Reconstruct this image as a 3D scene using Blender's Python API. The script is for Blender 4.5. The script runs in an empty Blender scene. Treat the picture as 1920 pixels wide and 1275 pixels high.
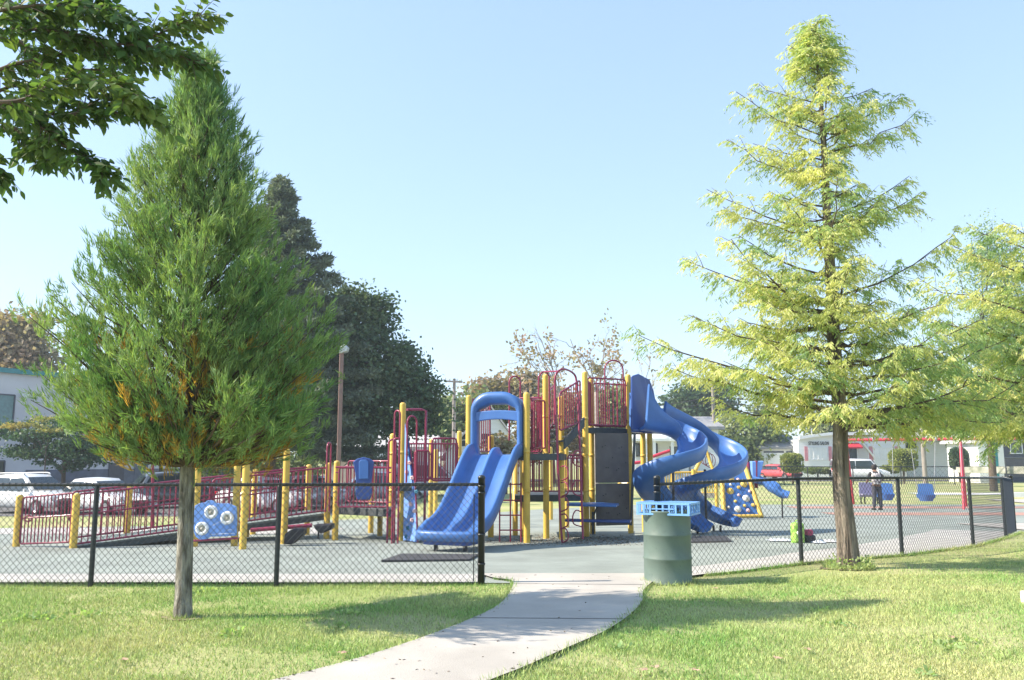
import bpy, math, random
import numpy as np
from mathutils import Vector, Matrix
R = math.radians
C = bpy.context.scene.collection
S = bpy.context.scene
random.seed(7); rng = np.random.default_rng(11)

# ---------------------------------------------------------------- camera
F = 1600.0; CX, CY = 960.0, 637.5; PITCH = math.atan((862-CY)/F); EYE = 1.5
cam = bpy.data.cameras.new('camera'); co = bpy.data.objects.new('camera', cam); C.objects.link(co)
co.location = (0, 0, EYE); co.rotation_euler = (R(90)+PITCH, 0, 0)
cam.sensor_width = 36; cam.lens = F/1920*36; cam.clip_end = 3000; cam.clip_start = .05
S.camera = co
# ---------------------------------------------------------------- light
SUN_EL, SHAD = 39.0, 5.0
w = bpy.data.worlds.new('World'); S.world = w; w.use_nodes = True
nt = w.node_tree; bg = nt.nodes['Background']
sky = nt.nodes.new('ShaderNodeTexSky'); sky.sky_type = 'NISHITA'; sky.sun_disc = False
sky.sun_elevation = R(SUN_EL); sky.sun_rotation = R(270-SHAD)
sky.altitude = 0; sky.air_density = 1.0; sky.dust_density = .4; sky.ozone_density = 1.5
gm = nt.nodes.new('ShaderNodeGamma'); gm.inputs[1].default_value = .5     # pale, even early-autumn sky
mulc = nt.nodes.new('ShaderNodeMix'); mulc.data_type = 'RGBA'; mulc.blend_type = 'MULTIPLY'; mulc.inputs[0].default_value = 1; mulc.inputs[7].default_value = (1.34, 1.54, 1.80, 1)
nt.links.new(sky.outputs[0], gm.inputs[0]); nt.links.new(gm.outputs[0], mulc.inputs[6]); nt.links.new(mulc.outputs[2], bg.inputs[0]); bg.inputs[1].default_value = 0.15
sl = bpy.data.lights.new('sun', 'SUN'); sl.energy = 4.3; sl.angle = R(.5); sl.color = (1, .89, .74)
so = bpy.data.objects.new('sun', sl); C.objects.link(so); so.location = (-30, -3, 30)
d = Vector((math.cos(R(SHAD))*math.cos(R(SUN_EL)), math.sin(R(SHAD))*math.cos(R(SUN_EL)), -math.sin(R(SUN_EL))))
so.rotation_euler = d.to_track_quat('-Z', 'Y').to_euler()
vs = S.view_settings; vs.view_transform = 'Standard'; vs.look = 'None'; vs.gamma = 1; vs.exposure = 1.22
S.cycles.max_bounces = 8; S.cycles.transparent_max_bounces = 12

# ---------------------------------------------------------------- terrain and photo-to-world helpers (survey of the place)
def sm(a, b, x):
    t = max(0., min(1., (x-a)/(b-a))); return t*t*(3-2*t)
def tz(x, y):
    z = 0.0 if y < 11 else -.02*(min(y, 30)-11)
    z -= .45*sm(-4, -8, x)*sm(26, 38, y)*(1-sm(70, 100, y))
    z += .08*sm(2.5, 4.5, x)*(1-sm(17, 22, y))
    return z
cp, sp = math.cos(PITCH), math.sin(PITCH)
def ray(px, py):
    a, b = (px-CX)/F, -(py-CY)/F
    return a, cp-b*sp, sp+b*cp
def W(px, py, Y):
    a, y, z = ray(px, py); t = Y/y
    return Vector((a*t, Y, EYE+z*t))
def G(px, py, dz=0.):
    a, y, z = ray(px, py); t = 3.
    while t < 400:
        if EYE+z*t <= tz(a*t, y*t)+dz: break
        t += .02
    return Vector((a*t, y*t, EYE+z*t))
def wz(py, Y): return W(960, py, Y).z
def gx(px, Y): return W(px, 900, Y).x

# ---------------------------------------------------------------- materials
M = {}
def mat(name, col, rough=.6, var=.12, scale=6., bump=0., bscale=60., bdist=.02, metal=0., spec=.5, trans=0., col2=None, island=0., alpha=None, coat=0., detail=4, emit=None, stretch=None, stain=0.):
    m = bpy.data.materials.new(name); m.use_nodes = True; n = m.node_tree; N, L = n.nodes, n.links
    p = N['Principled BSDF']; out = N['Material Output']
    p.inputs['Roughness'].default_value = rough; p.inputs['Metallic'].default_value = metal
    p.inputs['Specular IOR Level'].default_value = spec
    if coat: p.inputs['Coat Weight'].default_value = coat; p.inputs['Coat Roughness'].default_value = .08
    tc = N.new('ShaderNodeTexCoord'); no = N.new('ShaderNodeTexNoise'); no.inputs['Scale'].default_value = scale; no.inputs['Detail'].default_value = detail
    src = tc.outputs['Object']
    if stretch:
        mp = N.new('ShaderNodeMapping'); mp.inputs['Scale'].default_value = stretch; L.new(src, mp.inputs[0]); src = mp.outputs[0]
    L.new(src, no.inputs['Vector'])
    c1 = Vector(col); c2 = Vector(col2) if col2 else c1*(1+var)
    if not col2: c1 = c1*(1-var)
    mx = N.new('ShaderNodeMix'); mx.data_type = 'RGBA'
    mx.inputs[6].default_value = (*c1, 1); mx.inputs[7].default_value = (*c2, 1)
    rmp = N.new('ShaderNodeMapRange'); rmp.inputs[1].default_value = .35; rmp.inputs[2].default_value = .65
    L.new(no.outputs['Fac'], rmp.inputs[0]); fac = rmp.outputs[0]
    L.new(fac, mx.inputs[0]); colout = mx.outputs[2]
    if island:
        g = N.new('ShaderNodeNewGeometry'); hs = N.new('ShaderNodeHueSaturation')
        mr = N.new('ShaderNodeMapRange'); mr.inputs[3].default_value = 1-island; mr.inputs[4].default_value = 1+island
        L.new(g.outputs['Random Per Island'], mr.inputs[0]); L.new(mr.outputs[0], hs.inputs['Value'])
        mr2 = N.new('ShaderNodeMapRange'); mr2.inputs[3].default_value = .5-island*.07; mr2.inputs[4].default_value = .5+island*.05
        fr = N.new('ShaderNodeMath'); fr.operation = 'FRACT'; mu = N.new('ShaderNodeMath'); mu.operation = 'MULTIPLY'; mu.inputs[1].default_value = 17.3
        L.new(g.outputs['Random Per Island'], mu.inputs[0]); L.new(mu.outputs[0], fr.inputs[0]); L.new(fr.outputs[0], mr2.inputs[0]); L.new(mr2.outputs[0], hs.inputs['Hue'])
        L.new(colout, hs.inputs['Color']); colout = hs.outputs[0]
    if stain:            # worn, dirty patches with their own shape
        s1 = N.new('ShaderNodeTexNoise'); s1.inputs['Scale'].default_value = .55; s1.inputs['Detail'].default_value = 9; s1.inputs['Roughness'].default_value = .68; s1.inputs['Distortion'].default_value = .6; L.new(tc.outputs['Object'], s1.inputs['Vector'])
        s2 = N.new('ShaderNodeTexNoise'); s2.inputs['Scale'].default_value = 38; s2.inputs['Detail'].default_value = 3; L.new(tc.outputs['Object'], s2.inputs['Vector'])
        r1 = N.new('ShaderNodeMapRange'); r1.inputs[1].default_value = .42; r1.inputs[2].default_value = .68; r1.inputs[3].default_value = 1; r1.inputs[4].default_value = 1-stain; L.new(s1.outputs['Fac'], r1.inputs[0])
        r2 = N.new('ShaderNodeMapRange'); r2.inputs[1].default_value = .62; r2.inputs[2].default_value = .72; r2.inputs[3].default_value = 1; r2.inputs[4].default_value = 1-stain; L.new(s2.outputs['Fac'], r2.inputs[0])
        mm = N.new('ShaderNodeMath'); mm.operation = 'MULTIPLY'; L.new(r1.outputs[0], mm.inputs[0]); L.new(r2.outputs[0], mm.inputs[1])
        hv = N.new('ShaderNodeHueSaturation'); L.new(colout, hv.inputs['Color']); L.new(mm.outputs[0], hv.inputs['Value']); colout = hv.outputs[0]
    L.new(colout, p.inputs['Base Color'])
    if bump:
        bn = N.new('ShaderNodeTexNoise'); bn.inputs['Scale'].default_value = bscale; bn.inputs['Detail'].default_value = 5; L.new(src, bn.inputs['Vector'])
        b = N.new('ShaderNodeBump'); b.inputs['Strength'].default_value = bump; b.inputs['Distance'].default_value = bdist
        L.new(bn.outputs['Fac'], b.inputs['Height']); L.new(b.outputs[0], p.inputs['Normal'])
    if trans:
        t = N.new('ShaderNodeBsdfTranslucent'); ms = N.new('ShaderNodeMixShader'); ms.inputs[0].default_value = trans
        g2 = N.new('ShaderNodeMix'); g2.data_type = 'RGBA'; g2.blend_type = 'MULTIPLY'; g2.inputs[0].default_value = 1; g2.inputs[7].default_value = (1.5, 1.6, .7, 1)
        L.new(colout, g2.inputs[6]); L.new(g2.outputs[2], t.inputs[0]); L.new(p.outputs[0], ms.inputs[1]); L.new(t.outputs[0], ms.inputs[2]); L.new(ms.outputs[0], out.inputs['Surface'])
    if emit: p.inputs['Emission Color'].default_value = (*emit, 1); p.inputs['Emission Strength'].default_value = 1
    M[name] = m; return m

# ---------------------------------------------------------------- mesh builder
def origin_of(o):
    v = Vector((0, 0, 0))
    while o is not None: v = v+o.location; o = o.parent
    return v
class MB:
    def __init__(s): s.v = []; s.f = []; s.sm = []
    def add(s, vs, fs, smooth=False):
        k = len(s.v); s.v += [tuple(v) for v in vs]; s.f += [tuple(i+k for i in f) for f in fs]; s.sm += [smooth]*len(fs); return s
    def box(s, c, d, rz=0., rx=0., ry=0.):
        mt = Matrix.Translation(Vector(c)) @ Matrix.Rotation(rz, 4, 'Z') @ Matrix.Rotation(ry, 4, 'Y') @ Matrix.Rotation(rx, 4, 'X')
        x, y, z = d[0]/2, d[1]/2, d[2]/2
        vs = [mt @ Vector((a*x, b*y, c_*z)) for a in (-1, 1) for b in (-1, 1) for c_ in (-1, 1)]
        return s.add(vs, [(0,1,3,2),(4,6,7,5),(0,4,5,1),(2,3,7,6),(0,2,6,4),(1,5,7,3)])
    def rbox(s, c, d, r=.02, rz=0.):      # vertical-edge rounded box with chamfered top
        x, y, z = d[0]/2, d[1]/2, d[2]/2; r = min(r, x*.9, y*.9)
        pts = []
        for (sx, sy, a0) in ((1,1,0),(-1,1,90),(-1,-1,180),(1,-1,270)):
            for k in range(4):
                a = R(a0+k*30); pts.append((sx*(x-r)+r*math.cos(a), sy*(y-r)+r*math.sin(a)))
        rings = [(-z, 1, 0), (z-r*.5, 1, 0), (z, 1, r*.5)]
        mt = Matrix.Translation(Vector(c)) @ Matrix.Rotation(rz, 4, 'Z'); vs = []
        for zz, _, ins in rings:
            for (a, b) in pts: vs.append(mt @ Vector((a*(1-ins/x), b*(1-ins/y), zz)))
        n = len(pts); fs = []
        for i in range(2):
            for j in range(n): fs.append((i*n+j, i*n+(j+1)%n, (i+1)*n+(j+1)%n, (i+1)*n+j))
        fs.append(tuple(range(n-1, -1, -1))); fs.append(tuple(range(2*n, 3*n)))
        return s.add(vs, fs)
    def tube(s, pts, r, seg=8, cap=True, smooth=True):
        pts = [Vector(p) for p in pts]; n = len(pts)
        rr = list(r) if hasattr(r, '__len__') else [r]*n
        t0 = (pts[1]-pts[0]).normalized(); up = Vector((0,0,1)) if abs(t0.z) < .9 else Vector((1,0,0))
        u = t0.cross(up).normalized(); vs = []
        for i, p in enumerate(pts):
            t = (pts[min(i+1, n-1)]-pts[max(i-1, 0)]).normalized()
            u = (u-t*u.dot(t)).normalized(); v = t.cross(u)
            for k in range(seg):
                a = 2*math.pi*k/seg; vs.append(p+(u*math.cos(a)+v*math.sin(a))*rr[i])
        fs = [(i*seg+k, i*seg+(k+1) % seg, (i+1)*seg+(k+1) % seg, (i+1)*seg+k) for i in range(n-1) for k in range(seg)]
        s.add(vs, fs, smooth)
        if cap: s.add([vs[k] for k in range(seg)], [tuple(range(seg-1, -1, -1))]); s.add([vs[(n-1)*seg+k] for k in range(seg)], [tuple(range(seg))])
        return s
    def lathe(s, c, prof, seg=24, smooth=True, axis='z'):
        vs = []
        for (r_, z) in prof:
            for k in range(seg):
                a = 2*math.pi*k/seg; q = (r_*math.cos(a), r_*math.sin(a), z)
                if axis == 'y': q = (q[0], q[2], q[1])
                if axis == 'x': q = (q[2], q[0], q[1])
                vs.append(Vector(c)+Vector(q))
        n = len(prof)
        fs = [(i*seg+k, i*seg+(k+1) % seg, (i+1)*seg+(k+1) % seg, (i+1)*seg+k) for i in range(n-1) for k in range(seg)]
        return s.add(vs, fs, smooth)
    def slab(s, poly, z0, z1):            # poly: xy list; z0,z1 floats or per-vertex lists
        n = len(poly); a = [z0]*n if not hasattr(z0, '__len__') else z0; b = [z1]*n if not hasattr(z1, '__len__') else z1
        vs = [(p[0], p[1], a[i]) for i, p in enumerate(poly)]+[(p[0], p[1], b[i]) for i, p in enumerate(poly)]
        fs = [tuple(range(n-1, -1, -1)), tuple(range(n, 2*n))]+[(i, (i+1) % n, n+(i+1) % n, n+i) for i in range(n)]
        return s.add(vs, fs)
    def plate(s, pts, th):                # planar 3-D polygon given thickness along its normal
        P = [Vector(p) for p in pts]; nrm = Vector((0,0,0)); n = len(P)
        for i in range(n): nrm += P[i].cross(P[(i+1) % n])
        nrm.normalize(); h = nrm*th/2
        vs = [p-h for p in P]+[p+h for p in P]
        return s.add(vs, [tuple(range(n-1, -1, -1)), tuple(range(n, 2*n))]+[(i, (i+1) % n, n+(i+1) % n, n+i) for i in range(n)])
    def build(s, name, m, parent=None, bevel=0., autosm=False):
        o_ = origin_of(parent)
        me = bpy.data.meshes.new(name); me.from_pydata([(x-o_.x, y-o_.y, z-o_.z) for x, y, z in s.v], [], s.f)
        me.polygons.foreach_set('use_smooth', s.sm); me.materials.append(M[m] if isinstance(m, str) else m); me.update()
        o = bpy.data.objects.new(name, me); C.objects.link(o); o.parent = parent
        if bevel:
            b = o.modifiers.new('bevel', 'BEVEL'); b.width = bevel; b.segments = 2; b.limit_method = 'ANGLE'
        return o
def tag(o, label, cat, group=None, kind=None):
    if label: o['label'] = label
    if cat: o['category'] = cat
    if group: o['group'] = group
    if kind: o['kind'] = kind
    return o
def thing(name, label, cat, loc=(0,0,0), group=None):
    o = bpy.data.objects.new(name, None); C.objects.link(o); o.location = loc; o.empty_display_size = .2
    return tag(o, label, cat, group)
def struct(o): o['kind'] = 'structure'; return o
def copy_tree(o, parent=None):
    c = o.copy(); C.objects.link(c); c.parent = parent
    for ch in [x for x in bpy.data.objects if x.parent == o]: copy_tree(ch, c)
    return c
def quads_mesh(name, V, nper, m, parent=None, smooth=False):     # V: (k, nper, 3) polygons
    k = V.shape[0]; o_ = np.array(origin_of(parent))
    me = bpy.data.meshes.new(name); me.vertices.add(k*nper); me.vertices.foreach_set('co', (V-o_).astype(np.float32).ravel())
    me.loops.add(k*nper); me.loops.foreach_set('vertex_index', np.arange(k*nper, dtype=np.int32))
    me.polygons.add(k); me.polygons.foreach_set('loop_start', np.arange(0, k*nper, nper, dtype=np.int32)); me.polygons.foreach_set('loop_total', np.full(k, nper, dtype=np.int32))
    me.update(calc_edges=True); me.validate(); me.materials.append(M[m])
    o = bpy.data.objects.new(name, me); C.objects.link(o); o.parent = parent; return o
def unit(a): return a/np.maximum(np.linalg.norm(a, axis=1, keepdims=True), 1e-9)
def blades(P, D, L, Wd, mid=.45):        # rhombus blades: base P, direction D, length L, width Wd
    D = unit(D); n = len(P); rnd = unit(rng.normal(size=(n, 3))); Sd = unit(np.cross(D, rnd))
    L = np.broadcast_to(L, (n,))[:, None]; Wd = np.broadcast_to(Wd, (n,))[:, None]
    m_ = P+D*L*mid
    return np.stack([P, m_+Sd*Wd/2, P+D*L, m_-Sd*Wd/2], axis=1)
def cr(pts, n=8):                        # catmull-rom through points
    P = [Vector(p) for p in pts]; P = [P[0]*2-P[1]]+P+[P[-1]*2-P[-2]]; out = []
    for i in range(1, len(P)-2):
        for k in range(n):
            t = k/n; a, b, c, d_ = P[i-1], P[i], P[i+1], P[i+2]
            out.append(.5*((2*b)+(c-a)*t+(2*a-5*b+4*c-d_)*t*t+(3*b-a-3*c+d_)*t**3))
    out.append(P[-2]); return out

# base colours
mat('grass', (.27,.33,.12), .95, scale=.45, col2=(.44,.41,.22), bump=.6, bscale=45, detail=8, spec=.1)
mat('blade', (.20,.37,.10), .6, scale=.5, col2=(.44,.47,.22), island=.5, trans=.15, spec=.25, detail=5)
mat('concrete', (.44,.412,.37), .9, stain=.11, var=.10, scale=1.3, bump=.25, bscale=90, detail=8)
mat('border_concrete', (.44,.425,.40), .9, stain=.13, var=.08, scale=2, bump=.25, bscale=60)
mat('rubber', (.285,.32,.29), .95, stain=.22, var=.10, scale=1.2, bump=.5, bscale=150, detail=10)
mat('red_rubber', (.42,.24,.19), .95, var=.2, scale=3, bump=.4, bscale=120)
mat('mat_black', (.045,.045,.05), .8, bump=.3)
mat('asphalt', (.12,.12,.125), .95, var=.15, scale=.6, bump=.3)
mat('fence_black', (.02,.024,.026), .38, spec=.5)
mat('wire', (.022,.026,.028), .3, spec=.7)
mat('yellow', (.68,.45,.075), .5, var=.08, scale=5, coat=.1, stain=.10)
mat('crimson', (.25,.022,.065), .4, var=.08, coat=.2)
mat('red', (.50,.04,.07), .4, var=.08, coat=.2)
mat('blue', (.055,.155,.42), .42, var=.10, scale=2.2, spec=.5, coat=.1, stain=.10)
mat('navy', (.02,.06,.24), .4, var=.08, scale=3, coat=.2)
mat('panel_blue', (.17,.33,.72), .45, var=.08, scale=4)
mat('crate_blue', (.20,.42,.80), .4, var=.06)
mat('deck', (.055,.065,.07), .6, var=.15, scale=12, bump=.3)
mat('ramp', (.17,.21,.20), .7, var=.1, scale=10, bump=.2)
mat('grey_panel', (.115,.10,.10), .6, var=.12, scale=5)
mat('black_plastic', (.025,.023,.028), .45)
mat('drum', (.115,.165,.14), .5, stain=.22, var=.08, scale=4, bump=.08, bscale=12)
mat('hold_pink', (.75,.50,.50), .6); mat('hold_teal', (.06,.22,.30), .6); mat('hold_white', (.75,.74,.68), .6); mat('hold_yellow', (.75,.52,.12), .6)
mat('white', (.82,.82,.81), .6, var=.04, scale=2)
mat('siding', (.80,.81,.82), .7, var=.05, scale=1, stretch=(1,1,14))
mat('school_wall', (.60,.58,.59), .85, var=.08, scale=.5, bump=.15, bscale=20)
mat('school_base', (.13,.14,.18), .8, var=.15, scale=2)
mat('teal', (.02,.22,.24), .5)
mat('roof_grey', (.26,.265,.28), .9, var=.15, scale=3, bump=.5, bscale=25, stretch=(1,1,4))
mat('roof_light', (.45,.44,.44), .9, var=.12, scale=3, bump=.4, bscale=25)
mat('beige', (.55,.50,.40), .8, var=.08)
mat('glass_dark', (.03,.045,.055), .08, spec=.8)
mat('glass_teal', (.05,.16,.17), .1, spec=.8)
mat('frame_dark', (.05,.055,.08), .5)
mat('pink_shutter', (.62,.25,.29), .6); mat('awning', (.50,.03,.05), .7); mat('sign_brown', (.16,.08,.03), .6); mat('sign_yellow', (.75,.55,.2), .5); mat('letter_dark', (.03,.03,.035), .6)
mat('car_white', (.68,.69,.70), .25, var=.02, coat=.7); mat('car_silver', (.42,.44,.46), .3, var=.02, metal=.4, coat=.6); mat('car_slate', (.10,.115,.135), .28, var=.03, metal=.4, coat=.7); mat('car_red', (.50,.07,.08), .3, var=.03, coat=.6)
mat('tyre', (.02,.02,.02), .85); mat('rim', (.45,.45,.46), .35, metal=.8); mat('tail', (.55,.01,.02), .2); mat('lens', (.7,.72,.75), .1)
mat('wood_pole', (.27,.24,.215), .9, var=.15, scale=4, bump=.3, stretch=(4,4,.5)); mat('brown_metal', (.19,.115,.10), .5); mat('galv', (.42,.44,.46), .45, metal=.5)
mat('bark_grey', (.10,.09,.07), .95, scale=8, col2=(.48,.455,.39), bump=1.6, bdist=.05, bscale=24, detail=10, stretch=(3,3,.5))
mat('bark_red', (.07,.053,.04), .95, scale=5, col2=(.42,.35,.28), bump=1.8, bdist=.06, bscale=15, detail=10, stretch=(3.5,3.5,.28))
mat('twig', (.10,.075,.055), .9, var=.2)
mat('pale_bark', (.36,.32,.29), .9, var=.15)
# ================================================================ GROUND
def grid_axis(segs):
    out = [segs[0][0]]
    for a, b, n in segs: out += list(np.linspace(a, b, n+1)[1:])
    return out
xs = grid_axis([(-900,-60,8), (-60,-12,16), (-12,14,52), (14,60,14), (60,900,8)])
ys = grid_axis([(-60,4,6), (4,32,56), (32,100,22), (100,1500,8)])
g = MB(); nx = len(xs)
g.add([(x, y, tz(x, y)) for y in ys for x in xs], [(j*nx+i, j*nx+i+1, (j+1)*nx+i+1, (j+1)*nx+i) for j in range(len(ys)-1) for i in range(nx-1)], True)
struct(g.build('lawn', 'grass'))
def sheet(name, m, rows, dz, nc=12):
    b = MB(); vs = []; fs = []
    for (y, a, c) in rows:
        for i in range(nc+1):
            x = a+(c-a)*i/nc
            yy = y(x) if callable(y) else y
            vs.append((x, yy, tz(x, yy)+dz))
    n = nc+1
    for j in range(len(rows)-1):
        for i in range(nc): fs.append((j*n+i, j*n+i+1, (j+1)*n+i+1, (j+1)*n+i))
    b.add(vs, fs, True); return struct(b.build(name, m))
def lerp(t, tab):
    for (a, va), (b, vb) in zip(tab, tab[1:]):
        if t <= b: return va+(vb-va)*max(0, (t-a)/(b-a))
    return tab[-1][1]
FR_ = [(11.05,1.6), (11.5,2.45), (12.3,4.05), (13.5,6.0), (15.3,8.06), (17.4,9.8), (19.6,11.4)]   # right fence line (Y, X)
rx = lambda Y: lerp(Y, FR_+[(21,13.5), (24,22), (90,22)]) if Y > 11.05 else 1.6
lx = lambda Y: lerp(Y, [(5,-15), (21.5,-15), (23,-9), (28,-3.2), (33,1.), (36.5,5.5), (90,5.5)])
Ys = list(np.arange(10.72, 21, .5))+list(np.arange(21, 36.6, 1.))+[36.6]
sheet('playground_surface', 'rubber', [(Y, lx(Y), rx(Y)-.02) for Y in Ys], .012, 30)
sheet('concrete_border', 'border_concrete', [(Y, -15, -.36) for Y in np.linspace(10.66, 11.5, 4)], .03, 20)
b = MB(); 
def strip(name, m, left, right, dz):
    b = MB(); vs = []; n = len(left)
    for l, r_ in zip(left, right):
        for t in (0, .25, .5, .75, 1): 
            x = l[0]+(r_[0]-l[0])*t; y = l[1]+(r_[1]-l[1])*t; vs.append((x, y, tz(x, y)+dz))
    b.add(vs, [(j*5+i, j*5+i+1, (j+1)*5+i+1, (j+1)*5+i) for j in range(n-1) for i in range(4)], True)
    return struct(b.build(name, m))
out = [(1.9,10.9)]+[(x+.03, y-.05) for y, x in FR_[1:]]
inn = [(1.9,11.55), (2.4,12.3), (3.9,13.25), (5.5,14.7), (7.3,16.7), (8.9,18.9), (10.2,21.)]
def dens(l, k=4):
    o = []
    for a, b_ in zip(l, l[1:]):
        for i in range(k): o.append((a[0]+(b_[0]-a[0])*i/k, a[1]+(b_[1]-a[1])*i/k))
    return o+[l[-1]]
strip('concrete_border', 'border_concrete', dens(out), dens(inn), .032)
sheet('light_concrete', 'border_concrete', [(Y, -15, -4.2) for Y in np.linspace(19.6, 21.9, 5)], .02, 10)
sheet('red_rubber_strip', 'red_rubber', [(Y, 11, 21) for Y in (29.2, 30.2, 31.)], .02)
sheet('red_rubber_strip', 'red_rubber', [(Y, 11, 21) for Y in (33.6, 34.3, 35.)], .02)
sheet('pavement', 'concrete', [(Y, 12.2, 34) for Y in (20.4, 22.5, 24.)], .03)
sheet('pavement', 'concrete', [(Y, 22.3, 44) for Y in (37, 39, 41)], .03)
sheet('pavement', 'white', [(Y, 22.3, 44) for Y in (46.5, 47, 49.)], .03)
sheet('road', 'asphalt', [(Y, -80, 120) for Y in (76, 79, 82)], .02, 40)
sheet('parking_lot', 'asphalt', [(Y, -60, -4.5) for Y in np.linspace(34.5, 60, 14)], .02, 20)
# path
pl = [(913,1066), (935,1078), (960,1094), (958,1112), (935,1140), (880,1168), (800,1200), (700,1234), (600,1262), (480,1292), (330,1325)]
pr = [(1183,1062), (1196,1085), (1208,1110), (1204,1133), (1180,1160), (1132,1192), (1065,1222), (985,1258), (930,1280), (880,1302), (820,1330)]
L_ = [G(*p)[:2] for p in pl]; R_ = [G(*p)[:2] for p in pr]
L_[0] = (-.42, 11.52); L_[1] = (-.24,11.05); R_[0] = (1.95, 11.52); R_[1] = (1.85,11.1)
L_.append((-3.6, 4.0)); R_.append((-1.8, 3.4)); L_.append((-6.5, 2.)); R_.append((-5.5, .6))
PL, PR = cr([(*p, 0) for p in L_], 4), cr([(*p, 0) for p in R_], 4)
pthick = MB(); vs = []
for l, r_ in zip(PL, PR):
    for t in np.linspace(0, 1, 7):
        x = l.x+(r_.x-l.x)*t; y = l.y+(r_.y-l.y)*t; vs.append((x, y, tz(x, y)+.036))
n = len(PL); pthick.add(vs, [(j*7+i, j*7+i+1, (j+1)*7+i+1, (j+1)*7+i) for j in range(n-1) for i in range(6)], True)
struct(pthick.build('path', 'concrete'))
jn = MB()
for py, a, b_ in ((1094, 962, 1206), (1158, 885, 1180)):
    A, B = G(a, py, .04), G(b_, py+2, .04); A.z += .001; B.z += .001
    jn.add([A-Vector((0,.008,0)), B-Vector((0,.008,0)), B+Vector((0,.008,0)), A+Vector((0,.008,0))], [(0,1,2,3)])
struct(jn.build('path_joint', 'mat_black'))
# grass blades ---------------------------------------------------
pathpoly = [(p.x, p.y) for p in PL]+[(p.x, p.y) for p in reversed(PR)]
def inpoly(X, Y, poly):
    c = np.zeros(len(X), bool); j = len(poly)-1
    for i in range(len(poly)):
        xi, yi = poly[i]; xj, yj = poly[j]
        with np.errstate(divide='ignore', invalid='ignore'):
            m_ = ((yi > Y) != (yj > Y)) & (X < (xj-xi)*(Y-yi)/(yj-yi+1e-12)+xi)
        c ^= m_; j = i
    return c
tzv = np.vectorize(tz)
def grass_blades(n, y0, y1, seed):
    r_ = np.random.default_rng(seed)
    Y = y0+(y1-y0)*r_.random(n)**1.1; X = (r_.random(n)*2-1)*(Y*.62+.3)
    frx = np.interp(Y, [a for a, _ in FR_], [b_ for _, b_ in FR_])
    ok = ~inpoly(X, Y, [(p[0], p[1]) for p in pathpoly])
    ok &= ~((Y > 10.62) & (X < 1.3)) & ~((Y > 10.95) & (X < frx+.02)) & (Y < 19.5)
    ok &= ~((Y > 10.9) & (X < 2.0))
    X, Y = X[ok], Y[ok]
    nz = np.sin(X*2.1+np.sin(Y*1.7))*np.cos(Y*2.6+X)*.5+.5
    pm = np.sin(X*1.3+2.1*np.sin(Y*.9+.6)+.5)*np.sin(Y*1.9+1.4*np.sin(X*.8))+.35*np.sin(X*5.1+Y*3.3)*np.sin(Y*6.3-X*2.)
    keep = r_.random(len(X)) < np.where(pm > .45, .38, np.where(pm > .2, .7, 1.)); X, Y, nz = X[keep], Y[keep], nz[keep]
    Z = tzv(X, Y); h = (.014+.024*r_.random(len(X)))*(1+.5*nz)
    D = np.stack([r_.normal(0,.5,len(X)), r_.normal(0,.5,len(X)), np.ones(len(X))], 1)
    return blades(np.stack([X, Y, Z-.004], 1), D, h*1.15, .0038+.0036*r_.random(len(X)), .3)
V = np.concatenate([grass_blades(300000, 5.2, 10.9, 1), grass_blades(80000, 10.5, 19.5, 2)])
# taller tufts along path edge and at the feet of things
def tuft(cx, cy, r0, n, h):
    a = rng.random(n)*6.28; q = r0*(.85+.35*rng.random(n)); X = cx+np.cos(a)*q; Y = cy+np.sin(a)*q
    D = np.stack([rng.normal(0,.45,n), rng.normal(0,.45,n), np.ones(n)], 1)
    return blades(np.stack([X, Y, tzv(X, Y)], 1), D, h*(.5+rng.random(n)*.7), .006, .3)
bar = G(1253, 1092); tl = G(343, 1160); tr = G(1592, 1066)
V = np.concatenate([V, tuft(bar.x, bar.y+.0, .31, 500, .07), tuft(tl.x, tl.y, .11, 260, .07), tuft(tr.x, tr.y, .27, 900, .11)])
E = []
for Q in (PL, PR):
    for a, b_ in zip(Q[4:-6], Q[5:]):
        k = int((b_-a).length*160); t = rng.random(k)
        E.append(np.stack([a.x+(b_.x-a.x)*t+rng.normal(0,.02,k), a.y+(b_.y-a.y)*t+rng.normal(0,.012,k), np.full(k, .0)], 1))
for x0, x1, yy in ((-7.5, -.4, 10.6),):
    k = 1600; E.append(np.stack([x0+(x1-x0)*rng.random(k), yy+rng.normal(0,.03,k), np.zeros(k)], 1))
for (ya, xa), (yb, xb) in zip(FR_[1:], FR_[2:]):
    k = 700; t = rng.random(k); X = xa+(xb-xa)*t+.06; Y = ya+(yb-ya)*t-.08; E.append(np.stack([X, Y, tzv(X, Y)], 1))
E = np.concatenate(E); D = np.stack([rng.normal(0,.5,len(E)), rng.normal(0,.5,len(E)), np.ones(len(E))], 1)
V = np.concatenate([V, blades(E, D, .045+.06*rng.random(len(E)), .006, .3)])
tag(quads_mesh('grass_blades', V, 4, 'blade'), 'short green and straw coloured lawn grass in front of the playground fence', 'grass', kind='stuff')
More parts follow.
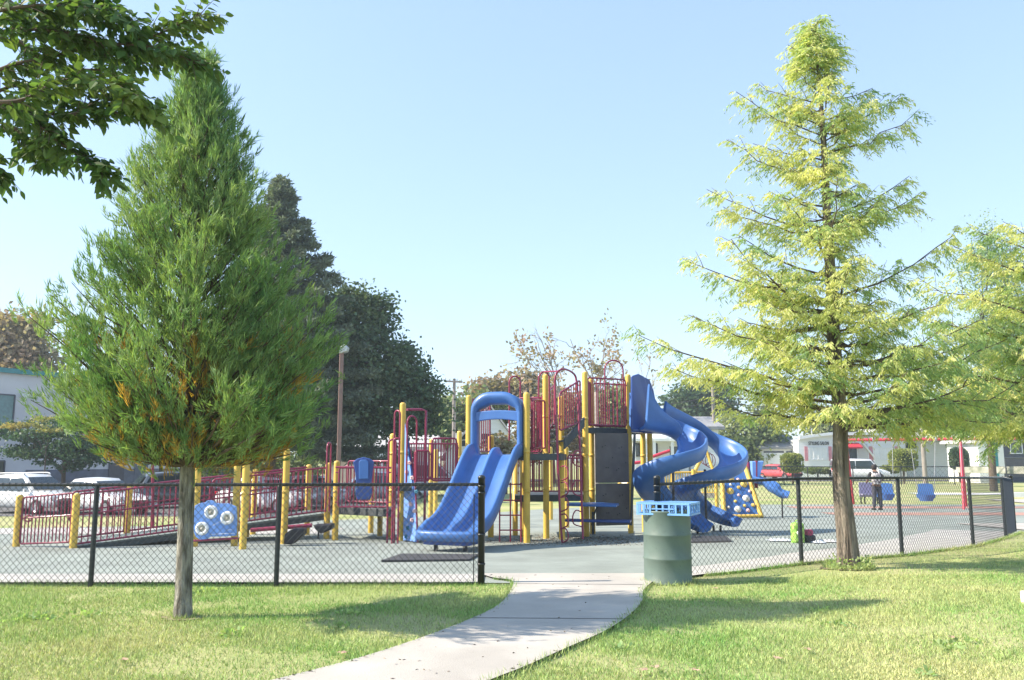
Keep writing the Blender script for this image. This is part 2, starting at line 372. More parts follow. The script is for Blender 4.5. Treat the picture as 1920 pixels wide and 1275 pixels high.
# fallen leaves
mat('dry_leaf', (.42,.30,.19), .7, island=.3)
lf = []
for px, py in ((1455,1245), (1515,1228), (1785,1205), (1205,1268), (1228,1262), (1302,1268), (1340,1110), (640,1235), (230,1248)):
    p = G(px, py); 
    m_ = MB(); 
    for k in range(5):
        a = k*1.05+px; r9 = .034+.012*((k*7)%3); m_.add([p+Vector((0,0,.048)), p+Vector((math.cos(a-.6)*.028, math.sin(a-.6)*.028, .043)), p+Vector((math.cos(a)*r9, math.sin(a)*r9, .05)), p+Vector((math.cos(a+.6)*.028, math.sin(a+.6)*.028, .05))], [(0,1,2,3)])
    root = m_.build('fallen_leaf', 'dry_leaf'); lf.append(root)
where = ['largest tan fallen leaf on the green lawn at the bottom, right of the path', 'small pale fallen leaf just right of the largest tan leaf', 'brown fallen leaf on the right lawn below the tree shadow', 'fallen leaf beside the path edge at the very bottom of the photo', 'fallen leaf right of the path, second from the bottom edge cluster', 'fallen leaf lowest on the lawn between path and largest tan leaf', 'dry leaf on the bare patch between barrel and yellow tree', 'dry leaf on the left lawn near the curving path edge', 'dry leaf on the left lawn below the grey tree trunk']
for o, l in zip(lf, where): tag(o, l, 'leaf', 'fallen leaves on the lawn')

# ================================================================ CHAIN LINK FENCES
def chainlink(name, label, pts, h, mid_rail=None, tops=True, step=.078, rad=.0029, post_at=None, ends=(), mat_='fence_black', rr=.021, pr=.03, groundgap=.03, group=None):
    root = thing(name, label, 'fence', (pts[0][0], pts[0][1], tz(*pts[0])), group)
    P = [Vector((x, y, tz(x, y))) for x, y in pts]; m_ = MB()
    U = 0; run = []
    for a, b_ in zip(P, P[1:]): run.append((U, U+(b_-a).length, a, b_)); U += (b_-a).length
    def at(u, v):
        for (u0, u1, a, b_) in run:
            if u <= u1+1e-6:
                t = (u-u0)/(u1-u0); p = a+(b_-a)*t; n_ = Vector((-(b_-a).y, (b_-a).x, 0)).normalized(); return p+Vector((0,0,v)), n_
    lo, hi = groundgap, h-.0
    H = hi-lo; slope = .92; du = H*slope      # diagonals lean like stretched diamonds
    k = 0; u = -du
    while u < U:
        for sgn in (1, -1):
            a0 = u if sgn == 1 else u+du; 
            ua, ub = a0, a0+sgn*du; va, vb = lo, hi
            if sgn == 1:
                if ua < 0: va = lo+H*(0-ua)/du; ua = 0
                if ub > U: vb = lo+H*(U-a0)/du; ub = U
            else:
                if ua > U: va = lo+H*(a0-U)/du; ua = U
                if ub < 0: vb = lo+H*a0/du; ub = 0
            if vb-va < .02: continue
            cuts = [ua, ub]
            for (u0, u1, _, _) in run[:-1]:
                if min(ua, ub) < u1 < max(ua, ub): cuts.append(u1)
            cuts = sorted(cuts, reverse=(ub < ua)); line = []
            for c_ in cuts:
                v = va+(vb-va)*(c_-ua)/(ub-ua) if abs(ub-ua) > 1e-6 else va
                p, n_ = at(c_, v); line.append(p-n_*(.024+.002*sgn))
            m_.tube(line, rad, 3, cap=False)
        u += step
    # twisted knuckles along the top edge
    u = .02
    while u < U:
        p, n_ = at(u, h-.005); q, _ = at(min(U, u+.02), h+.035); m_.tube([p-n_*.02, q-n_*.014], rad*1.2, 3, cap=False); u += step
    m_.build('chain_link_mesh', 'wire', root)
    for a, b_ in zip(P, P[1:]):
        MB().tube([a+Vector((0,0,h)), b_+Vector((0,0,h))], rr, 10).build('top_rail', mat_, root)
    if mid_rail: 
        for a, b_ in zip(P, P[1:]): MB().tube([a+Vector((0,0,mid_rail)), b_+Vector((0,0,mid_rail))], .004, 5).build('tension_wire', mat_, root)
    for i, p in enumerate(P):
        e = i in ends; r_ = .042 if e else pr; hh = h+(.09 if e else -.02)
        pm = MB().lathe(p, [(0,-.1), (r_,-.1), (r_,hh-.02), (r_*1.12,hh-.02), (r_*1.12,hh), (r_*.8,hh+.018), (0,hh+.028)] if e else [(r_,-.1), (r_,hh), (r_*.9,hh+.01), (0,hh+.012)], 14)
        if e:
            for zz in (.25, .6, h-.1, h-.02): pm.lathe(p+Vector((0,0,zz)), [(r_+.001,-.012), (r_+.007,-.012), (r_+.007,.012), (r_+.001,.012)], 14)
        po = pm.build('end_post' if e else 'post', mat_, root)
    for i in ends:      # tension bar beside the end posts
        q = P[i]+((P[i-1] if i else P[1])-P[i]).normalized()*.09; n_ = Vector((0,-.025,0))
        MB().tube([q+n_+Vector((0,0,.05)), q+n_+Vector((0,0,h-.12))], .007, 5).build('tension_bar', mat_, root)
    return root
chainlink('chain_link_fence', 'black chain link fence left of the path opening',
    [(gx(-160,10.45),10.5), (gx(183,10.5),10.5), (gx(525,10.5),10.5), (gx(903,10.6),10.6)], 1.2, ends=(3,))
post_X = [(1.86,11.1), (4.05,12.25), (6.02,13.5), (8.08,15.3), (9.85,17.4), (11.42,19.8)]
chainlink('chain_link_fence', 'black chain link fence right of the barrel, receding to a far corner', post_X, 1.19, ends=(0,5))

mat('soil', (.20,.15,.10), .95, scale=14, col2=(.34,.28,.18), bump=.8, bscale=60)
for c_, r9 in ((tl, .20), (tr, .36)):
    m_ = MB(); k = 22; pts = [(c_.x+math.cos(i*6.283/k)*r9*(.75+.45*random.random()), c_.y+math.sin(i*6.283/k)*r9*.9*(.75+.45*random.random())) for i in range(k)]
    m_.add([(x, y, tz(x, y)+.012) for x, y in pts]+[(c_.x, c_.y, tz(c_.x, c_.y)+.03)], [(i, (i+1) % k, k) for i in range(k)], True); struct(m_.build('bare_soil', 'soil'))
# ================================================================ MAIN PLAY STRUCTURE (one bolted-together thing)
PS = thing('play_structure', 'large crimson, yellow and blue play structure with ramp, double slide and twin spiral slides', 'play structure', (.3, 17.5, -.13))
def part(mb, name, m, parent=None, bevel=0., label=None):
    o = mb.build(name, m, parent or PS, bevel)
    if label: o['label'] = label
    return o
def P3(px, py, Y): return W(px, py, Y)
def post_at(p, top, r=.064):
    z0 = tz(p.x, p.y)
    b_ = MB().lathe((p.x, p.y, 0), [(r, z0-.1), (r, top-.05), (r*.96, top-.025), (r*.75, top-.006), (r*.35, top+.004), (0, top+.006)], 16)
    for zz in np.arange(z0+1., top-.4, .78):      # clamps
        b_.lathe((p.x, p.y, zz), [(r, -.03), (r+.005, -.03), (r+.005, .03), (r, .03)], 16)
    part(b_, 'post', 'yellow'); return Vector((p.x, p.y, z0))
def post(px, base, top, Y=None, r=.064):
    p = G(px, base) if Y is None else Vector((gx(px, Y), Y, 0))
    return post_at(p, wz(top, p.y), r)
def rail(a, b_, n, name='railing', r=.019, rb=.011, m='crimson', ins=.07, mid=None, parent=None, rounded=True):
    # a, b_: (Vector bottom, Vector top) at either end
    A0, A1 = a; B0, B1 = b_; mb = MB(); d = (B0-A0); L = d.length
    i0, i1 = ins/L, 1-ins/L
    c = lambda t, v: (A0+(B0-A0)*t)*(1-v)+(A1+(B1-A1)*t)*v
    e = .04/L
    ring = [c(i0, .06), c(i0+e*.3, .02), c(i0+e, 0), c(i1-e, 0), c(i1-e*.3, .02), c(i1, .06), c(i1, .94), c(i1-e*.3, .98), c(i1-e, 1), c(i0+e, 1), c(i0+e*.3, .98), c(i0, .94), c(i0, .06)]
    mb.tube(ring, r, 7, cap=False)
    for k in range(1, n):
        t = i0+(i1-i0)*k/n; mb.tube([c(t, 0), c(t, 1)], rb, 5, cap=False)
    if mid: mb.tube([c(i0, mid), c(i1, mid)], r*.9, 6, cap=False)
    for t in (i0, i1):       # brackets to the posts
        for v in (.12, .88):
            q = c(t, v); o_ = c(0 if t == i0 else 1, v); mb.tube([q, o_], .014, 5)
    return part(mb, name, m, parent)
def vpt(p, z): return Vector((p.x, p.y, z))
def hoop(a, b_, z0, ztop, r=.019, m='crimson', name='hoop', n=9):
    A, B = Vector(a), Vector(b_); half = (B-A).length/2; mid = (A+B)/2; ax = (B-A).normalized()
    pts = [vpt(A, z0)]; zc = ztop-half
    for k in range(n+1):
        t = math.pi*(1-k/n); pts.append(mid*1+ax*(half*math.cos(t))+Vector((0,0,0))); pts[-1] = Vector((pts[-1].x, pts[-1].y, zc+half*math.sin(t)))
    pts.append(vpt(B, z0)); return part(MB().tube(pts, r, 8), name, m)
def deckslab(poly, z, name='deck', th=.13):
    b_ = MB().slab([(p.x, p.y) for p in poly], z-th, z); return part(b_, name, 'deck', bevel=.008)

# --- deck A (double slide)
th = R(20); fv = Vector((-math.sin(th), -math.cos(th), 0)); rv = Vector((math.cos(th), -math.sin(th), 0))
FRa = G(988, 1019); FRa.z = 0; DW = 1.25
FLa = FRa-rv*DW; BRa = FRa-fv*DW; BLa = FLa-fv*DW
zA = 1.62
post_at(FRa, wz(736, FRa.y)); post_at(FLa, wz(741, FLa.y)); post_at(BRa, wz(702, BRa.y)); post_at(BLa, wz(817, BLa.y))
post(1054, 1013, 743); post(1063, 990, 838)
deckslab([FLa, FRa, BRa, BLa], zA)
X1 = Vector((gx(1052, 17.1), 17.1, 0))
deckslab([FRa+rv*.03, X1, BRa+Vector((.45,.2,0)), BRa+rv*.03], zA)
for px, base in ((966,1005), (980,1008)): 
    q = G(px, base); part(MB().lathe((q.x,q.y,0), [(.06,tz(q.x,q.y)-.1), (.06,zA-.14), (0,zA-.14)], 14), 'post', 'yellow')
# --- double slide
def sweep(path, prof_fn, name, m, parent=None, up=Vector((0,0,1)), label=None, bank=None):
    vs = []; n = len(path); k = None
    for i, p in enumerate(path):
        t = (path[min(i+1,n-1)]-path[max(i-1,0)]).normalized(); s_ = t.cross(up).normalized(); u = s_.cross(t)
        if bank: 
            q = Matrix.Rotation(bank(i/(n-1)), 3, t); s_ = q @ s_; u = q @ u
        pr = prof_fn(i/(n-1)); k = len(pr)
        for (a, b_) in pr: vs.append(p+s_*a+u*b_)
    fs = [(i*k+j, i*k+(j+1) % k, (i+1)*k+(j+1) % k, (i+1)*k+j) for i in range(n-1) for j in range(k)]
    mb = MB(); mb.add(vs, fs, True)
    mb.add([vs[j] for j in range(k)], [tuple(range(k-1,-1,-1))], False); mb.add([vs[(n-1)*k+j] for j in range(k)], [tuple(range(k))], False)
    return part(mb, name, m, parent, label=label)
mid = (FLa+FRa)/2
sp_ = [(-.05,1.60), (.18,1.585), (.42,1.42), (.7,1.16), (1.0,.87), (1.3,.60), (1.55,.42), (1.8,.30), (2.05,.235), (2.25,.21), (2.38,.215)]
zg = tz(mid.x, mid.y-1)
spath = cr([mid+fv*s_+Vector((0,0,z_)) for s_, z_ in sp_], 5)
def prof_double(t):
    w_ = 1; f = 1 if t < .82 else 1-(t-.82)/.18*.55
    h = .20*f; c = .15*f
    flare = 1 if t < .8 else 1+(t-.8)*.28
    half = [(0,c), (.03,c*.95), (.06,c*.5), (.10,.02), (.15,0), (.36,0), (.41,.025), (.44,.08), (.47,h), (.50,h+.025), (.545,h+.02), (.56,h-.03), (.54,-.02), (.47,-.07), (.2,-.05), (0,-.05)]
    right = [(a*flare, b_) for a, b_ in half]; left = [(-a, b_) for a, b_ in right[::-1]]
    return right+left[1:-1]
sl_ = sweep(spath, prof_double, 'double_slide', 'blue')
# exit lip and skirt
e = spath[-1]; lip = MB(); a_ = []
for k in range(13):
    a = math.pi*(k/12)-math.pi/2
    a_.append((math.sin(a)*.60, math.cos(a)*.16))
lv = []
for (uu, ff) in a_:
    q = e+rv*uu*-1+fv*(ff-.02)
    for dz, df in ((.055,0), (.075,.03), (.02,.05), (-.10,.03), (-.10,-.03)): lv.append(q+fv*df+Vector((0,0,dz)))
lip.add(lv, [(i*5+j, (i+1)*5+j, (i+1)*5+(j+1)%5, i*5+(j+1)%5) for i in range(12) for j in range(5)], True)
lip.add([e+rv*uu*-1+fv*(ff-.02)+Vector((0,0,.0)) for uu, ff in a_], [tuple(range(13))], False)
part(lip, 'exit_lip', 'blue', sl_)
base = MB(); base.slab([tuple((e+rv*x+fv*y)[:2]) for x, y in ((-.45,-.35), (.45,-.35), (.45,.06), (.3,.12), (-.3,.12), (-.45,.06))], e.z-.17, e.z-.06); part(base, 'slide_skirt', 'navy', sl_, .02)
for s_ in (-.28, .28):
    q = e+rv*s_-fv*.12; part(MB().box((q.x, q.y, (e.z-.15+tz(q.x,q.y))/2), (.05, .07, e.z-.15-tz(q.x,q.y)+.04), -th), 'support_leg', 'black_plastic', sl_)
# hood over the slide
def arch_pts(wd, h, rad, n=8):      # rounded arch in (u, v)
    pts = [(-wd*.93, 0), (-wd, .18), (-wd, h-rad)]
    for k in range(1, n+1):
        a = math.pi-(math.pi/2)*k/n; pts.append((-wd+rad+rad*math.cos(a), h-rad*.9+rad*.9*math.sin(a)))
    return pts+[(-a, b_) for a, b_ in pts[::-1][1:]] if abs(pts[-1][0]) < 1e-6 else pts+[(-a, b_) for a, b_ in pts[::-1]]
hz = zA-.02; H0 = mid+fv*.0; hood = MB(); ap = arch_pts(.545, 1.26, .42); vs = []
for i, (u_, v_) in enumerate(ap):
    j0, j1 = max(i-1,0), min(i+1,len(ap)-1); t = Vector((ap[j1][0]-ap[j0][0], ap[j1][1]-ap[j0][1])).normalized(); nu, nv = -t.y, t.x
    top = sm(.80, 1.2, v_); band = .105+.10*top
    for (off, dep) in ((0,.10), (0,-.16-.22*top), (-band*.35,-.18-.24*top), (-band,-.10), (-band-.005,.05), (-band*.5,.115)):
        q = H0+rv*(u_+nu*off)+fv*dep+Vector((0,0,hz+v_+nv*off-(.0 if dep > 0 else .05*top))); vs.append(q)
k = 6; hood.add(vs, [(i*k+j, (i+1)*k+j, (i+1)*k+(j+1)%k, i*k+(j+1)%k) for i in range(len(ap)-1) for j in range(k)], True)
part(hood, 'slide_hood', 'blue')
def beamf(u0, u1, v0, v1, dep=.06, curve=.03):
    mb = MB(); vs = []
    for k_ in range(9):
        t = k_/8; u_ = u0+(u1-u0)*t; c_ = curve*(1-(2*t-1)**2)
        for d_, v_ in ((dep,v0+c_*1.6), (dep,v1+c_), (-dep*.6,v1+c_), (-dep*.6,v0+c_*1.6)): vs.append(H0+rv*u_+fv*d_+Vector((0,0,hz+v_)))
    mb.add(vs, [(i*4+j, (i+1)*4+j, (i+1)*4+(j+1)%4, i*4+(j+1)%4) for i in range(8) for j in range(4)], False); return mb
part(beamf(-.47, .47, .66, .86), 'hood_crossbar', 'blue', bevel=.015)
gp = [H0+rv*-.45+fv*.0+Vector((0,0,hz+.02)), H0+rv*-.45+Vector((0,0,hz+.8))]
# side railing slats at the back of deck A (tall barrier seen through the hood)
rail((vpt(BLa, zA+.05), vpt(BLa, zA+1.12)), (vpt(FLa,zA+.05), vpt(FLa,zA+1.12)), 9, rb=.012)
q1 = BLa+rv*.55; rail((vpt(q1, zA+.05), vpt(q1, zA+1.2)), (vpt(BRa,zA+.05), vpt(BRa,zA+1.2)), 9, rb=.017)
hoop((gx(955,18.9),18.9,0), (gx(976,19),19,0), zA+.3, wz(705,18.9))
rail((vpt(FRa, zA+.12), vpt(FRa, zA+1.12)), (vpt(BRa, zA+.12), vpt(BRa, zA+1.12)), 5)
# --- deck B
FLb = G(1100,1007); FRb = G(1183,1001); FLb.z = FRb.z = 0
BLb = Vector((gx(1110,19.75),19.75,0)); BRb = Vector((gx(1207,20.4),20.4,0)); zB = wz(801, FLb.y)
post_at(FLb, wz(697,FLb.y)); post_at(FRb, wz(702,FRb.y)); post_at(BLb, wz(710,BLb.y)); post_at(BRb, wz(720,BRb.y))
post(1033, 975, 838); post(1092, 985, 855); post(1163, 985, 905)
deckslab([FLb, FRb, BRb, BLb], zB, th=.12)
rail((vpt(FLb, zB+.06), vpt(FLb, wz(708,FLb.y))), (vpt(FRb, zB+.06), vpt(FRb, wz(712,FRb.y))), 9, ins=.1)
rail((vpt(BLb, zB+.06), vpt(BLb, zB+1.05)), (vpt(BRb, zB+.06), vpt(BRb, zB+1.05)), 10)
rail((vpt(FLb, zB+.06), vpt(FLb, zB+1.05)), (vpt(BLb, zB+.06), vpt(BLb, zB+1.05)), 10)
hoop((gx(1137,20),20,0), (gx(1172,20.1),20.1,0), zB+.1, wz(675,20))
# steps between A and B
def seg3(px0, y0, Y0, px1, y1, Y1): return W(px0, y0, Y0), W(px1, y1, Y1)
for Y0, Y1, c0, c1 in ((17.5,18.2,(1058,842),(1095,800)), (18.6,19.4,(1012,842),(1040,806))):
    a, b_ = seg3(*c0, Y0, *c1, Y1); part(MB().plate([a, b_, b_+Vector((0,0,.2)), a+Vector((0,0,.2))], .04), 'stair_stringer', 'deck')
for k in range(5):
    t = (k+.5)/5; a, b_ = seg3(1058,842,17.5,1095,800,18.2); c_, d_ = seg3(1012,842,18.6,1040,806,19.4)
    p0 = a+(b_-a)*t; p1 = c_+(d_-c_)*t; dd = (b_-a).normalized()*.1; dd.z = 0; z_ = (p0.z+p1.z)/2+.1
    part(MB().slab([(p0-dd)[:2], (p0+dd)[:2], (p1+dd)[:2], (p1-dd)[:2]], z_, z_+.03), 'step', 'deck')
a0, b0 = W(1048,808,17.5), W(1089,790,18.1); a1, b1 = W(1048,738,17.5), W(1089,712,18.1); rail((a0,a1), (b0,b1), 9, ins=.03)
a0, b0 = W(998,842,17.2), W(1014,838,17.9); a1, b1 = W(998,750,17.2), W(1014,750,17.9); rail((a0,a1), (b0,b1), 4, ins=.02)
a0, b0 = W(1012,820,18.6), W(1040,800,19.3); a1, b1 = W(1012,748,18.6), W(1040,722,19.3); rail((a0,a1), (b0,b1), 6, ins=.02)
# arch climber with curved rungs
Ya = 17.0
def pol(pts, r=.019, name='climber_rail', seg=8, m='crimson'): return part(MB().tube(cr([W(*p) for p in pts], 6), r, seg), name, m)
pol([(1054,1016,17.0), (1050,960,17.02), (1046,860,17.1), (1041,740,17.2), (1041,708,17.2), (1046,697,17.25), (1058,692,17.4), (1075,700,17.9), (1081,715,18.), (1084,760,17.9), (1088,860,17.6), (1093,1011,17.2)], .022)
pol([(1011,848,18.), (1010,720,18.), (1013,703,18.), (1020,697,18.05), (1028,703,18.1), (1030,722,18.1), (1030,850,18.1)])
pol([(1020,697,18.05), (1046,696,17.3)], .017)
for y0, s_ in ((875,1), (905,1), (933,0), (965,1), (992,1)):
    pol([(1052,y0,17.02), (1060,y0-1,16.9), (1065,y0+8,16.85), (1064,y0+20,16.85), (1053,y0+26,17.0)], .013, 'rung', 6)
for y0 in (848, 903, 960):
    pol([(1091,y0,17.3), (1080,y0-3,17.2), (1074,y0+8,17.15), (1076,y0+22,17.2), (1091,y0+28,17.3)], .013, 'rung', 6)
for px, y1 in ((937,1015), (957,1012), (977,1011)):
    a, b_ = W(px, 905, 17.3), W(px, 905, 17.3); b_.z = tz(a.x, 17.3)-.02; part(MB().tube([a, b_], .016, 7), 'ladder_rail', 'crimson')
for y0 in (908, 938, 966, 994): a, b_ = W(936,y0,17.3), W(978,y0,17.3); part(MB().tube([a,b_], .014, 7), 'rung', 'crimson')
# lower deck behind, right of deck A
zL = wz(925, 19.5); lo = [Vector((gx(965,18.4),18.4,0)), Vector((gx(1095,18.9),18.9,0)), Vector((gx(1100,20.6),20.6,0)), Vector((gx(965,20.4),20.4,0))]
deckslab(lo, zL, th=.14)
for a, b_, n in ((W(997,921,18.3), W(1028,921,18.4), 8), (W(1064,921,18.8), W(1094,921,18.9), 7), (W(960,921,20.4), W(1095,921,20.6), 24)):
    rail((a, a+Vector((0,0,.78))), (b_, b_+Vector((0,0,.78))), n, ins=.02)
# dark climbing wall under deck B
wl = [(1121,808), (1186,812)]
a, b_ = Vector((gx(1117,18.9),18.9,0)), Vector((gx(1179,19.2),19.2,0))
for z0, z1 in ((wz(986,18.9), wz(907,18.9)), (wz(905,18.9), wz(812,18.9))):
    pn = part(MB().plate([vpt(a,z0), vpt(b_,z0), vpt(b_,z1), vpt(a,z1)], .04), 'climbing_panel', 'grey_panel', bevel=.006)
    hm = MB()
    for (tu, tv) in ((.3,.3),(.36,.3),(.62,.25),(.68,.28),(.2,.72),(.28,.75),(.7,.7),(.78,.72),(.5,.5),(.9,.4)):
        q = vpt(a+(b_-a)*tu, z0+(z1-z0)*tv); hm.lathe(q+Vector((.01,-.022,0)), [(0,0), (.014,0)], 8, axis='y')
    part(hm, 'bolt_holes', 'mat_black', pn)
part(MB().tube([W(1190,812,19.1), W(1183,985,18.9)], .03, 8), 'panel_brace', 'deck')
# play table and bench
def tslab(pts, Y, name, m='blue', th_=.05):
    mb = MB(); P = [Vector((gx(px, yy), yy, 0)) for px, yy in pts]; z_ = Y; mb.slab([(p.x,p.y) for p in P], z_-th_, z_); return part(mb, name, m, bevel=.012)
tslab([(1062,18.3), (1155,17.9), (1160,18.5), (1120,19.), (1064,18.9)], wz(945,18.2), 'play_table')
tslab([(1056,18.2), (1180,17.8), (1183,18.1), (1058,18.5)], wz(975,18), 'bench_seat', 'navy')
part(MB().tube([W(1110,985,18.4), W(1112,968,18.4), W(1120,950,18.3)], .02, 7), 'table_support', 'deck')
part(MB().tube([W(1112,1002,18.4), W(1112,960,18.4)], .03, 7), 'table_support', 'deck')
# ---- twin spiral slides
pb = [W(1184,806,19.0), W(1222,806,19.5), W(1220,760,19.5), W(1214,728,19.4), W(1206,706,19.3), W(1196,701,19.2), W(1184,705,19.0)]
part(MB().plate(pb, .06), 'spiral_entry_panel', 'navy', bevel=.02)
part(MB().plate([p+Vector((.25,.75,0)) for p in pb], .06), 'spiral_entry_panel', 'navy', bevel=.02)
part(MB().slab([tuple((pb[0]+Vector(v))[:2]) for v in ((0,0.05,0), (.75,.75,0), (.95,1.5,0), (.2,.85,0))], pb[0].z-.05, pb[0].z), 'spiral_entry_floor', 'navy')
def prof_spiral(hl, hr):
    def f(t):
        a = hl[1]+(hl[0]-hl[1])*math.exp(-t*11); b_ = hr[1]+(hr[0]-hr[1])*math.exp(-t*20)
        if t > .85: k_ = (1-t)/.15; a = .1+(a-.1)*k_; b_ = .1+(b_-.1)*k_
        return [(0,0), (.10,.006), (.18,.04), (.235,.11), (.265,b_*.75), (.285,b_), (.315,b_+.018), (.345,b_), (.33,b_*.6), (.30,.08), (.22,-.03), (.1,-.06), (-.1,-.06), (-.22,-.03), (-.30,.08), (-.33,a*.6), (-.345,a), (-.315,a+.018), (-.285,a), (-.265,a*.75), (-.235,.11), (-.18,.04), (-.10,.006)]
    return f
s1 = [(1196,802,19.2), (1226,806,19.45), (1258,815,19.65), (1287,833,19.55), (1304,852,19.1), (1295,868,18.55), (1265,879,18.2), (1232,893,18.25), (1216,913,18.6), (1222,934,19.05), (1248,953,19.3), (1280,972,19.25), (1305,988,19.05), (1322,993,18.9)]
s2 = [(1228,790,20.2), (1262,796,20.6), (1300,812,20.95), (1340,838,21.05), (1368,858,20.8), (1381,876,20.3), (1368,892,19.8), (1332,904,19.45), (1298,918,19.5), (1284,934,19.9), (1294,950,20.4), (1322,965,20.6), (1355,978,20.4), (1380,983,20.2)]
a = sweep(cr([W(*p) for p in s1], 6), prof_spiral((.80,.24), (.95,.24)), 'spiral_slide', 'blue', label='nearer blue spiral slide ending behind the barrel', bank=lambda t: .28*math.sin(min(1,t*1.5)*math.pi))
b_ = sweep(cr([W(*p) for p in s2], 6), prof_spiral((.45,.24), (.45,.24)), 'spiral_slide', 'blue', label='farther blue spiral slide swinging out to the right', bank=lambda t: .28*math.sin(min(1,t*1.5)*math.pi))
for px, base_, top, Y in ((1262,0,858,18.9), (1322,0,880,19.8), (1335,0,985,20.3), (1348,0,985,20.3), (1305,0,990,19.1)):
    q = Vector((gx(px,Y),Y,0)); part(MB().tube([vpt(q, tz(q.x,q.y)-.02), vpt(q, wz(top,Y))], .028, 8), 'slide_support', 'black_plastic')
post(1222, 998, 806)
# ---- middle section left of the slide
zM = .95
M1 = [Vector((gx(742,17.2),17.2,0)), Vector((gx(868,17.6),17.6,0)), Vector((gx(878,19.2),19.2,0)), Vector((gx(745,18.9),18.9,0))]
deckslab(M1, wz(909,17.3), th=.12)
zM = wz(909, 17.3)
post(733,1010,813); post(751,1015,755); post(807,985,823); post(816,978,842); post(860,990,808); post(695,1000,878); 
q = G(712,1006); part(MB().lathe((q.x,q.y,0), [(.06,tz(q.x,q.y)-.1), (.06,wz(968,q.y)), (0,wz(968,q.y))], 14), 'post', 'yellow')
for (px0,Y0,px1,Y1,n,tp) in ((775,17.25,807,17.3,6,845), (807,17.3,858,17.5,8,822), (745,18.9,860,19.2,24,832)):
    a, b_ = Vector((gx(px0,Y0),Y0,0)), Vector((gx(px1,Y1),Y1,0)); rail((vpt(a,zM+.08), vpt(a,wz(tp,Y0))), (vpt(b_,zM+.08), vpt(b_,wz(tp,Y1))), n, ins=.03)
a = Vector((gx(797,17.4),17.4,0)); part(MB().tube([vpt(a, tz(a.x,a.y)-.02), vpt(a, wz(770,17.4)), W(790,768,17.4), W(763,768,17.2)], .026, 8), 'climbing_pole', 'crimson')
hoop((gx(738,17.1),17.1,0), (gx(748,17.0),17.0,0), wz(905,17), wz(770,17.1))
hoop((gx(762,17.0),17.0,0), (gx(780,17.2),17.2,0), wz(905,17), wz(780,17.1))
hoop((gx(728,17.0),17.0,0), (gx(741,17.),17.,0), tz(-2,17), wz(824,17.))
hoop((gx(737,16.9),16.9,0), (gx(748,16.9),16.9,0), tz(-2,17), wz(822,17.))
hoop((gx(612,17.4),17.4,0), (gx(619,17.6),17.6,0), wz(960,17.4), wz(830,17.4))
# light blue climbing wall
A = G(757,1016); B = G(783,1019); T = Vector((A.x, A.y, wz(797, A.y)))
cw = [A+Vector((0,0,.03)), B+Vector((0,0,.03))]+[W(x, y, B.y+(A.y+.1-B.y)*t) for x, y, t in ((781,960,.2),(778,905,.4),(773,870,.6),(767,835,.75),(761,812,.9))]+[T]
wall_ = part(MB().plate(cw, .04), 'climbing_wall', 'panel_blue', bevel=.008, label='light blue tapering climbing wall with pink and teal holds')
part(MB().tube(cr([B]+cw[2:], 4), .02, 8), 'wall_edge', 'crimson')
for i, (px, py) in enumerate(((762,850),(771,896),(763,915),(779,922),(768,945),(771,975),(763,990),(781,1000),(761,885),(760,1006),(776,958),(766,868))):
    q = W(px+2, py, A.y+(B.y-A.y)*(px-757)/26-.035); m_ = ('hold_pink','hold_teal')[(i*5) % 3 == 0]
    sh = MB(); 
    for k in range(5): sh.lathe(q+Vector((math.cos(k*1.257)*.022, -.02, math.sin(k*1.257)*.022)), [(0,-.03), (.018,-.025), (.024,0), (.018,.03)], 8, axis='y')
    part(sh, 'climbing_hold', m_, wall_)
# ---- ramp
r0 = G(137,1029); r1 = G(612,1011); r0.z = r1.z = 0; dr = (r1-r0).normalized(); nr = Vector((-dr.y, dr.x, 0)); 
if nr.y < 0: nr = -nr
RW = 1.25; zr0 = tz(r0.x, r0.y)+.02; zr1 = wz(962, r1.y); L = (r1-r0).length
zr = lambda s_: zr0+(zr1-zr0)*s_
mb = MB(); ra, rb_ = r0+nr*.05, r1+nr*.05; rc, rd = rb_+nr*RW, ra+nr*RW
mb.slab([ra[:2], rb_[:2], rc[:2], rd[:2]], [zr0-.06, zr1-.10, zr1-.10, zr0-.06], [zr0+.02, zr1, zr1, zr0+.02]); part(mb, 'ramp', 'ramp')
for e0 in (ra, rd): part(MB().plate([vpt(e0, zr0-.1), vpt(e0+dr*L, zr1-.14), vpt(e0+dr*L, zr1-.04), vpt(e0, zr0)], .05), 'ramp_beam', 'deck')
rz = lambda p, s_, h: vpt(p, zr(s_)+h)
cuts = [0, .5, 1.]
for i in range(2):
    s0, s1_ = cuts[i], cuts[i+1]; a, b_ = r0+dr*L*s0, r0+dr*L*s1_; n = int((b_-a).length/.105)
    rail((rz(a,s0,.06), rz(a,s0,.95)), (rz(b_,s1_,.06), rz(b_,s1_,.95)), n, mid=.58, ins=.02, rb=.0115, r=.019)
    a2, b2 = a+nr*(RW+.08), b_+nr*(RW+.08)
    rail((rz(a2,s0,.06), rz(a2,s0,.95)), (rz(b2,s1_,.06), rz(b2,s1_,.95)), n, mid=.58, ins=.02, rb=.0115, r=.019)
post_at(r0, wz(925, r0.y))
for s_ in (.22, .47, .72, 1.): q = r0+dr*L*s_+nr*(RW+.10); post_at(q, zr(s_)+1.0)
e0 = G(30,1026); e0.z = 0; post_at(e0, wz(928, e0.y)); ze = tz(e0.x,e0.y)
rail((vpt(e0, ze+.06), vpt(e0, ze+.9)), (vpt(r0, zr0+.10), vpt(r0, zr0+.98)), 14, mid=.55, ins=.08, rb=.0115, r=.018)
e1 = e0+nr*(RW+.08); 0 and rail((vpt(e1, ze+.06), vpt(e1, ze+.9)), (vpt(r0+nr*(RW+.08), zr0+.1), vpt(r0+nr*(RW+.08), zr0+.98)), 14, mid=.55, ins=.08)
